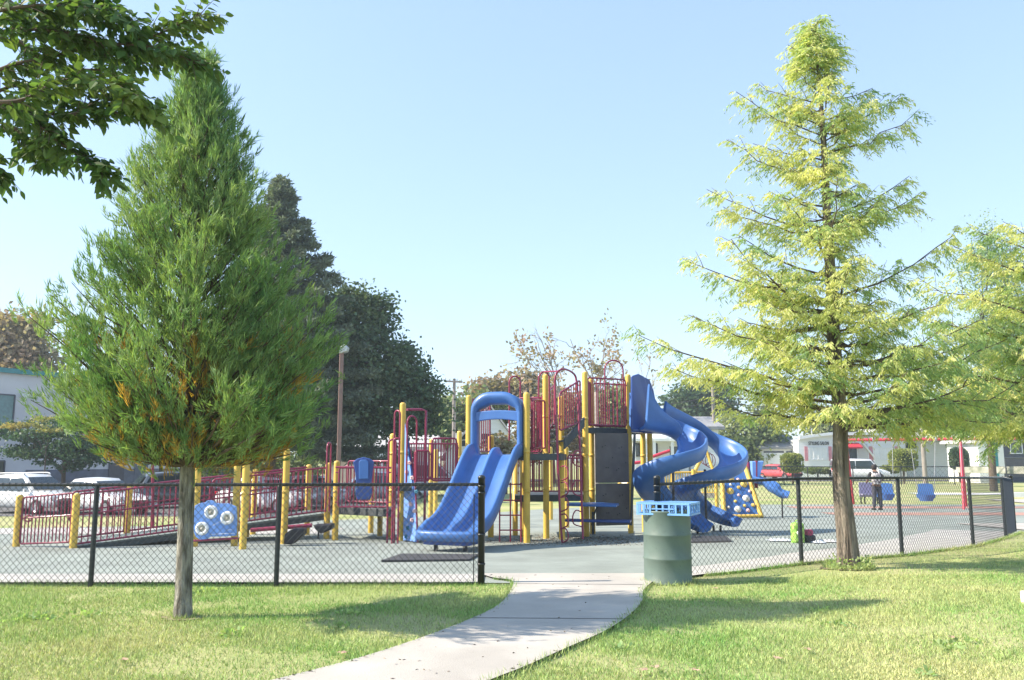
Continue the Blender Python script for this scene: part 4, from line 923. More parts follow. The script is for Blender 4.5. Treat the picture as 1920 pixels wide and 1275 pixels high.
# ================================================================ POLES AND WIRES
Y = 36; p = Vector((gx(634,Y),Y,0)); LP = thing('light_pole', 'tall brown square light pole in front of the dark maple', 'lamp post', (p.x,p.y,tz(p.x,Y)))
bp(LP, MB().box((p.x,p.y,(tz(p.x,Y)+wz(658,Y))/2), (.17,.17,wz(658,Y)-tz(p.x,Y)), .3), 'pole', 'brown_metal', bevel=.015)
bp(LP, MB().plate([W(637,664,Y), W(652,660,Y), W(654,652,Y), W(648,646,Y), W(638,652,Y)], .4), 'lamp_head', 'galv', bevel=.04)
def upole(px, Y, top, label, arms=((6,17),), ht=None):
    p = Vector((gx(px,Y),Y,0)); root = thing('utility_pole', label, 'utility pole', (p.x,p.y,tz(p.x,Y)))
    bp(root, MB().tube([vpt(p,tz(p.x,Y)-.2), vpt(p,wz(top,Y))], [.17,.11], 10), 'pole', 'wood_pole')
    for dy, hw in arms:
        a, b_ = W(px-hw,top+dy-.5,Y-.15), W(px+hw,top+dy+1.5,Y-.15); bp(root, MB().plate([a-Vector((0,0,.06)), b_-Vector((0,0,.06)), b_+Vector((0,0,.06)), a+Vector((0,0,.06))], .1), 'crossarm', 'wood_pole')
        for t in (.05,.3,.7,.95): q = a+(b_-a)*t; bp(root, MB().lathe(q+Vector((0,0,.06)), [(.03,0),(.05,.05),(.03,.1),(.05,.14),(0,.18)], 8), 'insulator', 'galv')
    return root
upole(850, 62, 710, 'wooden utility pole with crossarm right of the dark maple', ((5,17),))
upole(1342, 66, 700, 'wooden utility pole right of the spiral slides', ())
upole(1735, 60, 690, 'bare wooden pole behind the red swing beam', ())
lp = thing('lamp_post', 'slim metal post with dark cap above the salon roof', 'post', (gx(1522,92),92,-.3)); bp(lp, MB().tube([W(1522,884,92), W(1522,802,92)], .08, 6), 'pole', 'galv'); bp(lp, MB().lathe(W(1522,800,92), [(0,-.15),(.2,-.1),(.2,.1),(0,.2)], 8), 'cap', 'frame_dark')
wn = 0
for (p0, p1, sag, l) in (((835,712,62),(300,740,75),.5,'upper'), ((852,757,62),(1342,742,66),.9,'a'), ((852,772,62),(1342,752,66),.9,'b'), ((852,757,62),(560,800,80),.6,'c'), ((1342,742,66),(1735,728,60),.7,'d'), ((1342,752,66),(1735,742,60),.7,'e'), ((1342,766,66),(1735,760,60),.6,'f'), ((1735,735,60),(2000,700,50),.6,'g')):
    a, b_ = W(*p0), W(*p1); pts = [a+(b_-a)*t-Vector((0,0,sag*4*t*(1-t))) for t in np.linspace(0,1,14)]
    o = MB().tube(pts, .028, 4).build('overhead_wire', 'mat_black')
    tag(o, {'upper':'thin wire running left from the crossarm pole behind the maple','a':'upper wire between the crossarm pole and the pole by the slides','b':'lower wire between the crossarm pole and the pole by the slides','c':'wire from the crossarm pole down to the left houses','d':'top wire crossing behind the yellow green tree','e':'middle wire crossing behind the yellow green tree','f':'lowest wire crossing behind the yellow green tree','g':'wire from the bare pole to the far right edge'}[l], 'wire', 'overhead wires')

# ================================================================ VEHICLES
def car(name, label, loc, head, L=4.5, Wd=1.8, H=1.65, body='car_white', suv=True, rails=False, group='parked cars', van=False, cat='car'):
    root = thing(name, label, cat, (0,0,0), group); hw = Wd/2
    if van: st = [(-L/2,.35,.95,.88),( -L/2+.05,.3,1.05,.97),(-1.4,.26,1.08,1),(0,.26,1.08,1),(1.2,.26,1.08,1),(L/2-.75,.26,1.02,.98),(L/2-.2,.3,.85,.93),(L/2,.38,.65,.8)]; cab = [(-L/2+.04,1.05),(-L/2+.22,H),(.9,H),(L/2-.9,1.03)]
    elif suv: st = [(-L/2,.42,.85,.82),(-L/2+.08,.34,.98,.95),(-1.5,.28,1.02,1),(0,.26,1.0,1),(1.0,.26,.98,1),(1.6,.28,.93,.98),(L/2-.2,.32,.84,.9),(L/2,.42,.66,.74)]; cab = [(-L/2+.12,.98),(-L/2+.62,H-.03),(.25,H),(1.15,.98)]
    else: st = [(-L/2,.42,.8,.82),(-L/2+.1,.34,.92,.94),(-1.4,.28,.95,1),(0,.24,.92,1),(1.0,.24,.92,1),(1.6,.28,.86,.98),(L/2-.2,.32,.76,.9),(L/2,.42,.6,.74)]; cab = [(-L/2+.45,.93),(-L/2+1.2,H-.02),(.1,H),(1.05,.92)]
    mb = MB(); vs = []; K = 12
    for (x, z0, z1, w_) in st:
        h_ = hw*w_; zm = (z0+z1)/2
        vs += [(x,-h_*.86,z0),(x,-h_,z0+.12),(x,-h_*1.0,zm),(x,-h_*.97,z1-.12),(x,-h_*.88,z1-.02),(x,-h_*.5,z1+.03),(x,h_*.5,z1+.03),(x,h_*.88,z1-.02),(x,h_*.97,z1-.12),(x,h_*1.0,zm),(x,h_,z0+.12),(x,h_*.86,z0)]
    fs = [(i*K+j,i*K+(j+1)%K,(i+1)*K+(j+1)%K,(i+1)*K+j) for i in range(len(st)-1) for j in range(K)]+[tuple(range(K)), tuple(range(len(st)*K-1,(len(st)-1)*K-1,-1))]
    mb.add(vs, fs, True)
    # cabin loft
    cs = []; (xa,za),(xb,zb_),(xc,zc),(xd,zd) = cab; low = .93*hw; tw = .74*hw
    P = [(xa,low,za-.1),(xb,tw,zb_),((xb+xc)/2,tw*1.02,max(zb_,zc)+.03),(xc,tw,zc),(xd,low,zd-.1)]
    vs = []
    for (x,w_,z) in P: vs += [(x,-w_,z-.05),(x,-w_*.9,z),(x,0,z+.035),(x,w_*.9,z),(x,w_,z-.05)]
    base_ = [(x,s_*low,za-.14) for s_ in (-1,1) for x in (xa,xb,(xb+xc)/2,xc,xd)]
    n0 = len(vs); vs += base_; fs = [(i*5+j,(i+1)*5+j,(i+1)*5+j+1,i*5+j+1) for i in range(4) for j in range(4)]
    for i in range(4): fs += [(n0+i,n0+i+1,(i+1)*5,i*5), (n0+5+i+1,n0+5+i,i*5+4,(i+1)*5+4)]
    mb.add(vs, fs, True); mb.build('body', body, root)
    # glass
    zb0 = za+.02; gz1 = H-.13
    def lat(z): return low+(tw-low)*(z-za)/(H-za)+.012
    def fx(z): return xd+(xc-xd)*(z-zd)/(zc-zd)
    def bx(z): return xa+(xb-xa)*(z-za)/(zb_-za)
    g_ = MB(); e_ = .03
    g_.add([(fx(zb0)+e_-.06,-lat(zb0)*.86,zb0+.04),(fx(zb0)+e_-.06,lat(zb0)*.86,zb0+.04),(fx(gz1)+e_+.02,lat(gz1)*.86,gz1+.04),(fx(gz1)+e_+.02,-lat(gz1)*.86,gz1+.04)], [(0,1,2,3)]); g_.build('windscreen', 'glass_dark', root)
    g_ = MB(); g_.add([(bx(zb0)-e_,-lat(zb0)*.84,zb0+.04),(bx(zb0)-e_,lat(zb0)*.84,zb0+.04),(bx(gz1)-e_-.02,lat(gz1)*.84,gz1+.02),(bx(gz1)-e_-.02,-lat(gz1)*.84,gz1+.02)], [(3,2,1,0)]); g_.build('rear_window', 'glass_dark', root)
    for s_ in (-1,1):
        xs_ = [bx(zb0)+.22, bx(zb0)+.85, (xb+xc)/2+.25, fx(zb0)-.22]
        for x0_, x1_ in zip(xs_, xs_[1:]):
            t0 = max(x0_, bx(gz1)+.12); t1 = min(x1_, fx(gz1)-.08)
            if t1 < t0: t1 = t0+.04
            q = [(x0_+.03,s_*lat(zb0),zb0),(x1_-.03,s_*lat(zb0),zb0),(t1-.03,s_*lat(gz1),gz1),(t0+.03,s_*lat(gz1),gz1)]
            g_ = MB(); g_.add(q, [(0,1,2,3)]); g_.build('side_window', 'glass_dark', root)
        for x_ in (-L*.3, L*.31):
            wl = MB().lathe((x_, s_*(hw-.1), .33), [(.2,-.11),(.31,-.11),(.335,-.07),(.335,.07),(.31,.11),(.2,.11)], 20, axis='y').build('wheel', 'tyre', root)
            MB().lathe((x_, s_*(hw-.1), .33), [(0,s_*.09),(.08,s_*.10),(.19,s_*.08),(.21,s_*.115)], 14, axis='y').build('rim', 'rim', wl)
        MB().rbox((L/2-.16, s_*hw*.68, .72), (.22,.36,.13), .04).build('headlight', 'lens', root)
        MB().rbox((-L/2+.07, s_*hw*.8, .95 if suv or van else .82), (.12,.22,.34 if suv or van else .16), .03).build('taillight', 'tail', root)
        MB().rbox((xd-.25, s_*(hw+.09), za+.05), (.12,.2,.13), .03).build('mirror', body, root)
        if rails: MB().tube(cr([(xb-.0,s_*tw*.92,zb_-.02),(xb+.12,s_*tw*.92,zb_+.08),(xc-.2,s_*tw*.92,zc+.08),(xc+.02,s_*tw*.92,zc)],3), .028, 6).build('roof_rail', 'galv', root)
    MB().rbox((L/2-.02,0,.5), (.1,1.1,.16), .03).build('grille', 'black_plastic', root)
    root.location = loc; root.rotation_euler = (0,0,math.atan2(head[1],head[0])); return root
car('parked_car', 'white suv with roof rails at the far left behind the fence', (gx(62,38), 38, tz(-15,38)+.02), (.92,-.39), 4.6, 1.85, 1.66, 'car_white', rails=True)
car('parked_car', 'white sedan with domed roof between the two suvs', (gx(196,37.5), 37.5, tz(-13,37.5)+.02), (.86,-.5), 4.7, 1.85, 1.5, 'car_white', suv=False)
car('parked_car', 'slate grey suv with red tail light behind the grey tree trunk', (gx(340,43), 43, tz(-13,43)+.02), (.82,.57), 4.6, 1.85, 1.68, 'car_slate')
car('parked_car', 'white car behind the crimson ramp railing', (gx(500,39), 39, tz(-10,39)+.02), (.9,-.43), 4.6, 1.8, 1.5, 'car_white', suv=False)
car('parked_car', 'silver car behind the yellow posts of the ramp', (gx(592,42), 42, tz(-9.4,42)+.02), (.92,-.4), 4.6, 1.8, 1.52, 'car_silver', suv=False)
car('parked_car', 'pale silver car in front of the bay window house', (gx(722,44), 44, tz(-6.5,44)+.02), (.95,.3), 4.6, 1.8, 1.5, 'car_silver', suv=False)
car('parked_car', 'white car in front of the steep gabled house', (gx(812,46), 46, tz(-4,46)+.02), (1,.05), 4.6, 1.8, 1.7, 'car_white')
car('parked_car', 'red car behind the twin spiral slides', (gx(1300,66), 66, tz(14,66)+.02), (1,.05), 4.6, 1.8, 1.45, 'car_red', suv=False)
car('parked_car', 'silver car behind the yellow toddler railing', (gx(1250,60), 60, tz(11,60)+.02), (1,.05), 4.6, 1.8, 1.5, 'car_silver', suv=False)
car('parked_car', 'red car in front of the white double garage', (gx(1462,82), 82, tz(25,82)+.02), (.5,-.85), 4.5, 1.8, 1.4, 'car_red', suv=False)
car('parked_van', 'white van with red tail light parked in front of the salon', (gx(1612,78), 78, tz(30,78)+.02), (.96,-.2), 5.0, 1.95, 1.9, 'car_white', van=True, cat='van')

# ================================================================ SWING SET
SWG = thing('swing_set_frame', 'tall red swing frame with long top beam at the right', 'swing set', (gx(1797,34),34,tz(18,34)))
zs = wz(823,34); cB = Vector((gx(1795,34),34,zs)); A = cB-Vector((.87,-.5,0))*4.3; Bb = cB+Vector((.87,-.5,0))*4.2; dB = (Bb-A).normalized(); perp = Vector((-dB.y,dB.x,0))
bp(SWG, MB().tube([A,Bb], .062, 12), 'top_beam', 'red')
def onb(px):
    k = (px-960)/F; s_ = (k*A.y-A.x)/(dB.x-k*dB.y); return A+dB*s_
for px in (1582, 1795, 1995):
    q = onb(px)
    for s_ in (-1,1):
        f = q+perp*s_*1.15; bp(SWG, MB().tube([q+perp*s_*.03+Vector((0,0,-.02)), vpt(f, tz(f.x,f.y)-.05)], .052, 10), 'leg', 'red')
def swing(px, pl_, pr_, label, seat_y=.30):
    a, b_ = onb(pl_), onb(pr_); c = (a+b_)/2; z0 = tz(c.x,c.y)+seat_y
    root = thing('bucket_swing', label, 'swing', (c.x,c.y,z0), 'bucket swings on the red frame')
    for q, s_ in ((a,-1), (b_,1)):
        bp(root, MB().lathe(q, [(.08,-.05),(.1,-.05),(.1,.05),(.08,.05)], 10, axis='x'), 'hanger', 'galv')
        e_ = vpt(c+dB*s_*.30, z0+.32); bp(root, MB().tube([q+Vector((0,0,-.1)), e_], .013, 5), 'chain', 'galv')
    vs = []; n = 12; rows = [(.32,.70,.02),(.34,.40,.0),(.40,.20,-.08),(.36,.05,-.2),(.22,-.02,-.28)]
    mb = MB(); m_ = 14
    prof2 = [(-.32,.72),( -.34,.45),(-.36,.28),(-.42,.22),(-.40,.12),(-.30,.02),(-.15,-.04),(.15,-.04),(.30,.02),(.40,.12),(.42,.22),(.36,.28),(.34,.45),(.32,.72),(.15,.76),(-.15,.76)]
    prof2 = [(u*.84, v*.84) for u, v in prof2]
    fr_ = perp if perp.y < 0 else -perp
    P = [c*1 for _ in prof2]; P = [vpt(c,0)+dB*u+Vector((0,0,z0+v)) for u, v in prof2]
    mb.plate(P, .07)
    for k in range(9):   # bowl
        pass
    bo = []; 
    for i in range(7):
        t = i/6; rr_ = .30*math.sqrt(max(0,1-(t*.75)**2)); 
        for j in range(9): a_ = math.pi*j/8; bo.append(vpt(c,0)+dB*(math.cos(a_)*(.32-.08*t))+fr_*(math.sin(a_)*(.29-.08*t))+Vector((0,0,z0+.20-.25*t)))
    mb.add(bo, [(i*9+j,i*9+j+1,(i+1)*9+j+1,(i+1)*9+j) for i in range(6) for j in range(8)], True)
    mb.add(bo[-9:], [tuple(range(9))])
    bp(root, mb, 'seat', 'blue', bevel=.01); return c
swing(1730, 1701, 1748, 'empty blue bucket swing hanging in front of the lawn')
csw = swing(1652, 1632, 1668, 'blue bucket swing behind the standing person')
# bench
Y = 37.2; p = W(1630,945,Y); gzz = tz(p.x,Y); BN = thing('bench', 'pale lavender bench back standing beyond the swings', 'bench', (p.x,Y,gzz))
bp(BN, MB().box((gx(1628,Y),Y,wz(918,Y)), (.85,.04,.62)), 'backrest', 'lav' if 'lav' in M else 'white', bevel=.01)
mat('lavender', (.30,.28,.42), .6); BN.children[0].data.materials[0] = M['lavender']
bp(BN, MB().box((gx(1628,Y),Y-.25,gzz+.42), (.85,.4,.04)), 'seat', 'lavender')
for px in (1613,1620,1644): bp(BN, MB().tube([vpt(Vector((gx(px,Y),Y+.04,0)),gzz), vpt(Vector((gx(px,Y),Y+.04,0)),wz(910,Y))], .03, 6), 'leg', 'black_plastic')

# ================================================================ PERSON (back view)
fp_ = G(1646,957); Yp_ = fp_.y; g0 = fp_.z
PE = thing('person', 'person seen from behind in dark trousers and black top with white patterned backpack', 'person', (fp_.x,fp_.y,g0))
mat('skin_', (.22,.12,.08), .6); mat('trousers', (.055,.055,.075), .8, bump=.3); mat('shirt', (.03,.03,.035), .8, bump=.3); mat('hair', (.02,.015,.012), .7); mat('bag_print', (.65,.62,.60), .8, scale=14, col2=(.10,.08,.09), detail=1); mat('shoe', (.02,.02,.02), .6)
def skin(name, verts, edges, rad, m, root_i=0, par=None, sub=2):
    me = bpy.data.meshes.new(name); o_ = origin_of(par); me.from_pydata([tuple(Vector(v)-Vector((0,0,0))) for v in verts], edges, []); me.update(); me.materials.append(M[m])
    o = bpy.data.objects.new(name, me); C.objects.link(o); o.parent = par; o.modifiers.new('skin','SKIN'); me.skin_vertices or None
    sv = me.skin_vertices[0].data if me.skin_vertices else None
    if sv is None:
        bm_ = __import__('bmesh').new(); bm_.from_mesh(me); bm_.verts.layers.skin.verify(); bm_.to_mesh(me); bm_.free(); sv = me.skin_vertices[0].data
    for i, r_ in enumerate(rad): sv[i].radius = r_ if hasattr(r_,'__len__') else (r_, r_)
    sv[root_i].use_root = True; s2 = o.modifiers.new('sub','SUBSURF'); s2.levels = sub; s2.render_levels = sub
    for p_ in me.polygons: p_.use_smooth = True
    o.modifiers['skin'].use_smooth_shade = True; return o
V_ = [(0,0,.93),(0,-.01,1.08),(0,.03,1.28),(0,.06,1.40),(.0,.10,1.47),(0,.13,1.58),   # pelvis..head
 (-.09,0,.86),(-.11,-.02,.50),(-.13,0,.09),(-.13,.14,.04),
 (.09,0,.86),(.11,-.02,.50),(.12,-.02,.09),(.13,.12,.04),
 (-.19,.06,1.38),(-.24,.16,1.12),(-.20,.40,1.02),(-.17,.47,1.01),
 (.19,.06,1.38),(.25,.14,1.12),(.22,.38,1.0),(.20,.46,.99)]
E_ = [(0,1),(1,2),(2,3),(3,4),(4,5),(0,6),(6,7),(7,8),(8,9),(0,10),(10,11),(11,12),(12,13),(3,14),(14,15),(15,16),(16,17),(3,18),(18,19),(19,20),(20,21)]
Rr = [(.145,.11),(.13,.10),(.15,.11),(.11,.08),.05,(.082,.095),.09,.065,.042,.035,.09,.065,.042,.035,.055,.043,.03,.03,.055,.043,.03,.03]
skin('body', V_, E_, Rr, 'skin_', 0, PE)
skin('trousers', [(0,0,.98),(-.09,0,.86),(-.11,-.02,.50),(-.13,-.005,.10),(.09,0,.86),(.11,-.02,.50),(.12,-.025,.10)], [(0,1),(1,2),(2,3),(0,4),(4,5),(5,6)], [(.16,.125),.105,.082,.066,.105,.082,.066], 'trousers', 0, PE)
skin('shirt', [(0,0,.98),(0,0,1.15),(0,.03,1.30),(0,.065,1.40),(-.18,.065,1.375),(-.235,.13,1.20),(.18,.065,1.375),(.24,.12,1.20)], [(0,1),(1,2),(2,3),(3,4),(4,5),(3,6),(6,7)], [(.16,.12),(.155,.115),(.165,.125),(.12,.09),.068,.058,.068,.058], 'shirt', 0, PE)
hr = MB().lathe((0,.12,1.60), [(0,.115),(.05,.108),(.085,.075),(.1,.02),(.098,-.04),(.085,-.085),(.05,-.1)], 16); hr.build('hair', 'hair', PE); PE.children[-1].location = (0,0,0)
hm = [o for o in PE.children if o.name.startswith('hair')][0]; hm.data.transform(Matrix.Translation(origin_of(PE)))
for x_ in (-.13,.125):
    s_ = MB().rbox((fp_.x+x_,fp_.y+.05,g0+.04), (.10,.27,.09), .04); s_.build('shoe','shoe',PE)
bk = MB().rbox((fp_.x-.06,fp_.y-.17,g0+1.18), (.34,.2,.42), .09); bg_ = bk.build('backpack_body','bag_print',None,.03)
hm2 = thing('backpack', 'white and black patterned backpack worn by the standing person', 'bag', (fp_.x-.06,fp_.y-.17,g0+1.0)); bg_.data.transform(Matrix.Translation(-origin_of(hm2))); bg_.parent = hm2
st_ = MB()
for s_ in (-.12,.12): st_.tube([Vector((fp_.x+s_-.02,fp_.y-.08,g0+1.36)), Vector((fp_.x+s_*1.05-.02,fp_.y+.03,g0+1.46)), Vector((fp_.x+s_*1.1-.02,fp_.y+.16,g0+1.36))], .022, 6)
bp(hm2, st_, 'straps', 'white')
PE.rotation_euler = (0,0,0)

# ================================================================ BAGS AND CLOTHES ON THE PLAYGROUND
mat('lime', (.20,.46,.04), .6, scale=10, col2=(.42,.60,.16)); mat('pink_bag', (.42,.06,.14), .6); mat('cloth_pale', (.55,.60,.68), .9, var=.2, scale=8, bump=.4); mat('cloth_white', (.62,.62,.62), .9, var=.15, scale=8)
p = G(1497,1019); b1 = thing('backpack', 'lime green backpack standing on the ground beside the fence post', 'bag', tuple(p))
bb = MB().rbox(p+Vector((0,.02,.19)), (.24,.18,.38), .07); bo = bp(b1, bb, 'bag_body', 'lime', bevel=.03)
bp(b1, MB().rbox(p+Vector((-.01,-.09,.13)), (.17,.06,.18), .03), 'front_pocket', 'lime', bevel=.015)
bp(b1, MB().lathe(p+Vector((-.02,-.125,.20)), [(0,-.006),(.035,-.005),(.04,.01)], 12, axis='y'), 'round_badge', 'white')
bp(b1, MB().tube([p+Vector((math.cos(a)*.04,0,.38+math.sin(a)*.04)) for a in np.linspace(0,3.14,7)], .01, 5), 'handle', 'lime')
p = G(1517,1018); b2 = thing('duffel_bag', 'small black and pink bag lying right of the lime green backpack', 'bag', tuple(p))
bp(b2, MB().rbox(p+Vector((0,.02,.075)), (.26,.18,.15), .06, .4), 'bag_body', 'black_plastic', bevel=.03); bp(b2, MB().rbox(p+Vector((.0,.0,.19)), (.15,.12,.11), .04, .3), 'bag_top', 'pink_bag', bevel=.03)
def cloth(px, py, wd, dp, m, label):
    c = G(px,py); n = 14; vs = []
    for j in range(n):
        for i in range(n):
            u, v = i/(n-1)*2-1, j/(n-1)*2-1; e_ = 1-.25*math.sin(3*u+px)*abs(v); x = c.x+u*wd/2*e_; y = c.y+v*dp/2*(1+.2*math.sin(4*u))
            h_ = .05*abs(math.sin(5*u+2*v+px)*math.cos(4*v-2*u))*(1-max(abs(u),abs(v))**3)+.008; vs.append((x,y,tz(x,y)+.02+h_))
    mb = MB(); mb.add(vs, [(j*n+i,j*n+i+1,(j+1)*n+i+1,(j+1)*n+i) for j in range(n-1) for i in range(n-1)], True); return tag(mb.build('folded_cloth', m), label, 'cloth', 'clothes dropped on the playground')
cloth(1464,1016,.45,.35,'cloth_pale','pale blue cloth on the ground left of the lime green backpack')
cloth(1552,1018,.38,.3,'cloth_white','white cloth on the ground farthest right of the bags')
cloth(1535,1020,.2,.25,'cloth_pale','small pale cloth just right of the black and pink bag')

# ================================================================ FAR FENCES
chainlink('chain_link_fence', 'low thin chain link fence along the far lawn before the salon', [(gx(1405,66),66),(gx(1470,66),66),(gx(1515,66),66),(gx(1600,66),66),(gx(1690,66),66),(gx(1790,66),66),(gx(1885,66),66)], 1.35, step=.4, rad=.006, rr=.035, pr=.04, mat_='fence_black', groundgap=.05)
chainlink('chain_link_fence', 'dark chain link fence at the far right edge beyond the swings', [(gx(1888,56),56),(gx(1960,52),52)], 2.0, step=.16, rad=.007, rr=.04, pr=.045, groundgap=.8)
w_ = MB().plate([W(1795,886,64), W(1990,890,58), W(1990,874,58), W(1795,876,64)], .35); mat('stone', (.42,.41,.36), .9, scale=2.5, col2=(.2,.22,.16), bump=.8, bscale=4); tag(w_.build('stone_wall', 'stone'), 'low mossy stone wall below the far right fence', 'wall')
for k, (y0, x0, l) in enumerate(((36.9, 22.5, 'lower'), (44.2, 25.2, 'upper'))):
    tag(MB().box((x0+9, y0, tz(x0+9,y0)+.12), (18, .35, .24)).build('concrete_kerb', 'white'), f'{l} white concrete kerb at the right edge beyond the fence corner', 'kerb', 'white kerbs at the right')
# small white box at the right edge of the lawn
p = G(1922,1132); wb_ = MB().rbox(p+Vector((.04,0,.05)), (.11,.12,.14), .02); tag(wb_.build('white_marker', 'white', None, .01), 'small white marker on the lawn at the right edge of the photo', 'marker')
# ================================================================ TREES
def leafmat(name, c, c2, trans=.35, island=.3, scale=1.2, rough=.55, spec=.3): mat(name, c, rough, scale=scale, col2=c2, island=island, trans=trans, spec=spec, detail=3)
leafmat('sequoia', (.12,.23,.085), (.25,.35,.13), .30, .35, 1.4)
leafmat('sequoia_brown', (.32,.20,.04), (.46,.31,.07), .35, .35, 2.)
leafmat('redwood_yellow', (.42,.47,.18), (.60,.59,.28), .42, .25, .9)
leafmat('redwood_green', (.22,.33,.15), (.36,.45,.21), .42, .3, 1.1)
leafmat('maple_dark', (.07,.12,.075), (.12,.165,.095), .2, .35, .5, .75, .12)
leafmat('spruce', (.12,.155,.12), (.18,.21,.16), .2, .3, .5, .75, .12)
leafmat('overhang', (.065,.13,.04), (.11,.17,.05), .35, .3, 3.)
leafmat('autumn_mix', (.20,.19,.11), (.36,.26,.19), .3, .35, .35)
leafmat('green_mix', (.13,.19,.08), (.24,.27,.13), .3, .35, .35)
leafmat('yellow_mix', (.28,.28,.09), (.38,.30,.12), .3, .35, .35)
leafmat('bluegreen', (.20,.30,.19), (.32,.40,.24), .35, .3, .5)
leafmat('hedge', (.22,.27,.08), (.30,.32,.11), .2, .3, 2)
leafmat('sparse_leaf', (.26,.25,.14), (.38,.26,.20), .35, .4, .6)
leafmat('jmaple', (.05,.11,.075), (.09,.15,.08), .25, .3, 1.)
def A3(v): return np.array(v, dtype=float)
def limb(mb, a, b_, r0, r1, sag=0., n=5, wob=.04, seg=6):
    a, b_ = Vector(a), Vector(b_); L = (b_-a).length; pts = []
    for k in range(n+1):
        t = k/n; p = a+(b_-a)*t+Vector((0,0,-sag*4*t*(1-t))); 
        if 0 < k < n: p += Vector(rng.normal(0, wob*L*.3, 3))
        pts.append(p)
    mb.tube(pts, [r0+(r1-r0)*k/n for k in range(n+1)], seg, cap=False); return pts

def interp_pts(pts, t):
    f = t*(len(pts)-1); i = min(int(f), len(pts)-2); return pts[i]+(pts[i+1]-pts[i])*(f-i)

# ---------------- foreground sequoia (left)
def sequoia():
    root = thing('giant_sequoia', 'dense green conical conifer with straight grey trunk on the left lawn', 'tree', tuple(tl))
    Y = tl.y; top = wz(112, Y); prof = [(355,.30), (390,.62), (470,.98), (560,1.20)]
    AX = [(q.z, q.x) for q in (Vector((tl.x,Y,tl.z-.1)), W(346,1000,Y), W(351,840,Y), W(358,650,Y), W(366,450,Y), W(374,250,Y), W(378,112,Y))]
    axis = lambda z: Vector((lerp(z, AX), Y+.03*math.sin(z), z))
    mb = MB(); zs_ = [tl.z-.05, .05, .2, .6, 1.2, 1.8, 2.6, 3.6, 4.6, top-.25]; rs = [.108,.09,.080,.076,.073,.068,.056,.038,.02,.006]
    mb.tube([axis(z) for z in zs_], rs, 14); mb.build('trunk', 'bark_grey', root)
    # silhouette half widths (m) left / right of the axis by height
    def hw(z, ang):
        py = 862-(z-1.5)*1600/Y*1.0
        s9 = Y/1600
        Lw = s9*lerp(py, [(110,6),(160,40),(200,62),(250,85),(300,122),(400,140),(452,150),(476,200),(520,222),(600,250),(700,262),(760,240),(805,185),(850,85)])
        Rw = s9*lerp(py, [(110,6),(160,45),(200,72),(250,100),(300,120),(400,150),(500,205),(600,250),(700,264),(780,270),(830,250),(865,120)])
        c_ = math.cos(ang); t = (1-c_)/2; return Lw*t+Rw*(1-t)
    P = []; D = []; L = []; Pb = []; Db = []; limbs = MB()
    NB = 430
    for i in range(NB):
        u = (i+.5)/NB; ang = i*2.39996+rng.normal(0,.25)
        z1 = 1.62+(top-1.62)*(u**1.25)+rng.normal(0,.08); z1 = min(z1, top-.02)
        r_ = hw(z1, ang)*(.74+.20*rng.random())*(1+.17*math.sin(3*ang+5.2*z1)+.11*math.sin(5*ang-3.7*z1)); 
        rise = .55*r_+.12+.25*u; z0 = max(1.45, z1-rise); a = axis(z0); 
        tip = Vector((axis(z1).x+math.cos(ang)*r_, Y+math.sin(ang)*r_*.95, z1-.02))
        pts = limb(limbs, a, tip, .016*(1.3-u)+.004, .003, .05*r_, 4, .03, 4)
        ln = (tip-a).length; nt_ = int(6+ln*15)
        brown_b = (z1 < 3.05) and rng.random() < .5
        for k in range(nt_):
            t = .25+.75*rng.random()**.65; p = interp_pts(pts, t); bd = (tip-a).normalized()
            off = Vector(rng.normal(0, .06+.05*(1-t), 3)); q = p+off
            dd = bd*.55+Vector((0,0,.62))+Vector(rng.normal(0,.33,3)); dd.normalize()
            m_ = 20 if t > .45 else 11
            inner = t < (.78 if i % 2 == 0 else .6) and brown_b
            base = np.tile(A3(q), (m_,1))+rng.normal(0,.012,(m_,3)); dirs = A3(dd)+rng.normal(0,.26,(m_,3))
            base += A3(dd)*(rng.random((m_,1))*.13)
            (Pb if inner else P).append(base); (Db if inner else D).append(dirs)
    P = np.concatenate(P); D = np.concatenate(D); n = len(P)
    V = blades(P, D, .045+.075*rng.random(n), .007+.005*rng.random(n), .4)
    quads_mesh('foliage', V, 4, 'sequoia', root)
    P = np.concatenate(Pb); D = np.concatenate(Db); n = len(P)
    quads_mesh('dead_foliage', blades(P, D, .06+.08*rng.random(n), .008+.004*rng.random(n), .4), 4, 'sequoia_brown', root)
    limbs.build('branches', 'twig', root); return len(V)
print('sequoia', sequoia())

# ---------------- feathery dawn redwoods
def fronds(pts, n, mat_lists, droop=.5, spread=.12, fl=.10, fw=.022, t0=.15, wid=1.):
    P = []; D = []
    for _ in range(n):
        t = t0+(1-t0)*rng.random(); p = interp_pts(pts, t); bd = (pts[-1]-pts[0]).normalized(); side = bd.cross(Vector((0,0,1))).normalized()*(1 if rng.random() < .5 else -1)
        tw = side*(.6+.3*rng.random())+bd*(.5+.4*rng.random())+Vector((0,0,-droop*(.3+rng.random()))); tw.normalize()
        tl_ = (.10+.22*rng.random())*(1.15-t*.5)*wid; k = int(5+tl_*42)
        s_ = np.linspace(.1,1,k)[:,None]; base = A3(p)+A3(tw)*tl_*s_+np.array([0,0,-1.])*(tl_*.35*s_**2)+rng.normal(0,.008,(k,3))
        lat = A3(tw.cross(Vector((0,0,1))).normalized()); sg = np.where(np.arange(k) % 2 == 0, 1, -1)[:,None]
        d_ = lat*sg*.8+A3(tw)*.7+np.array([0,0,-.55-.5*droop])+rng.normal(0,.25,(k,3)); P.append(base); D.append(d_)
    return P, D
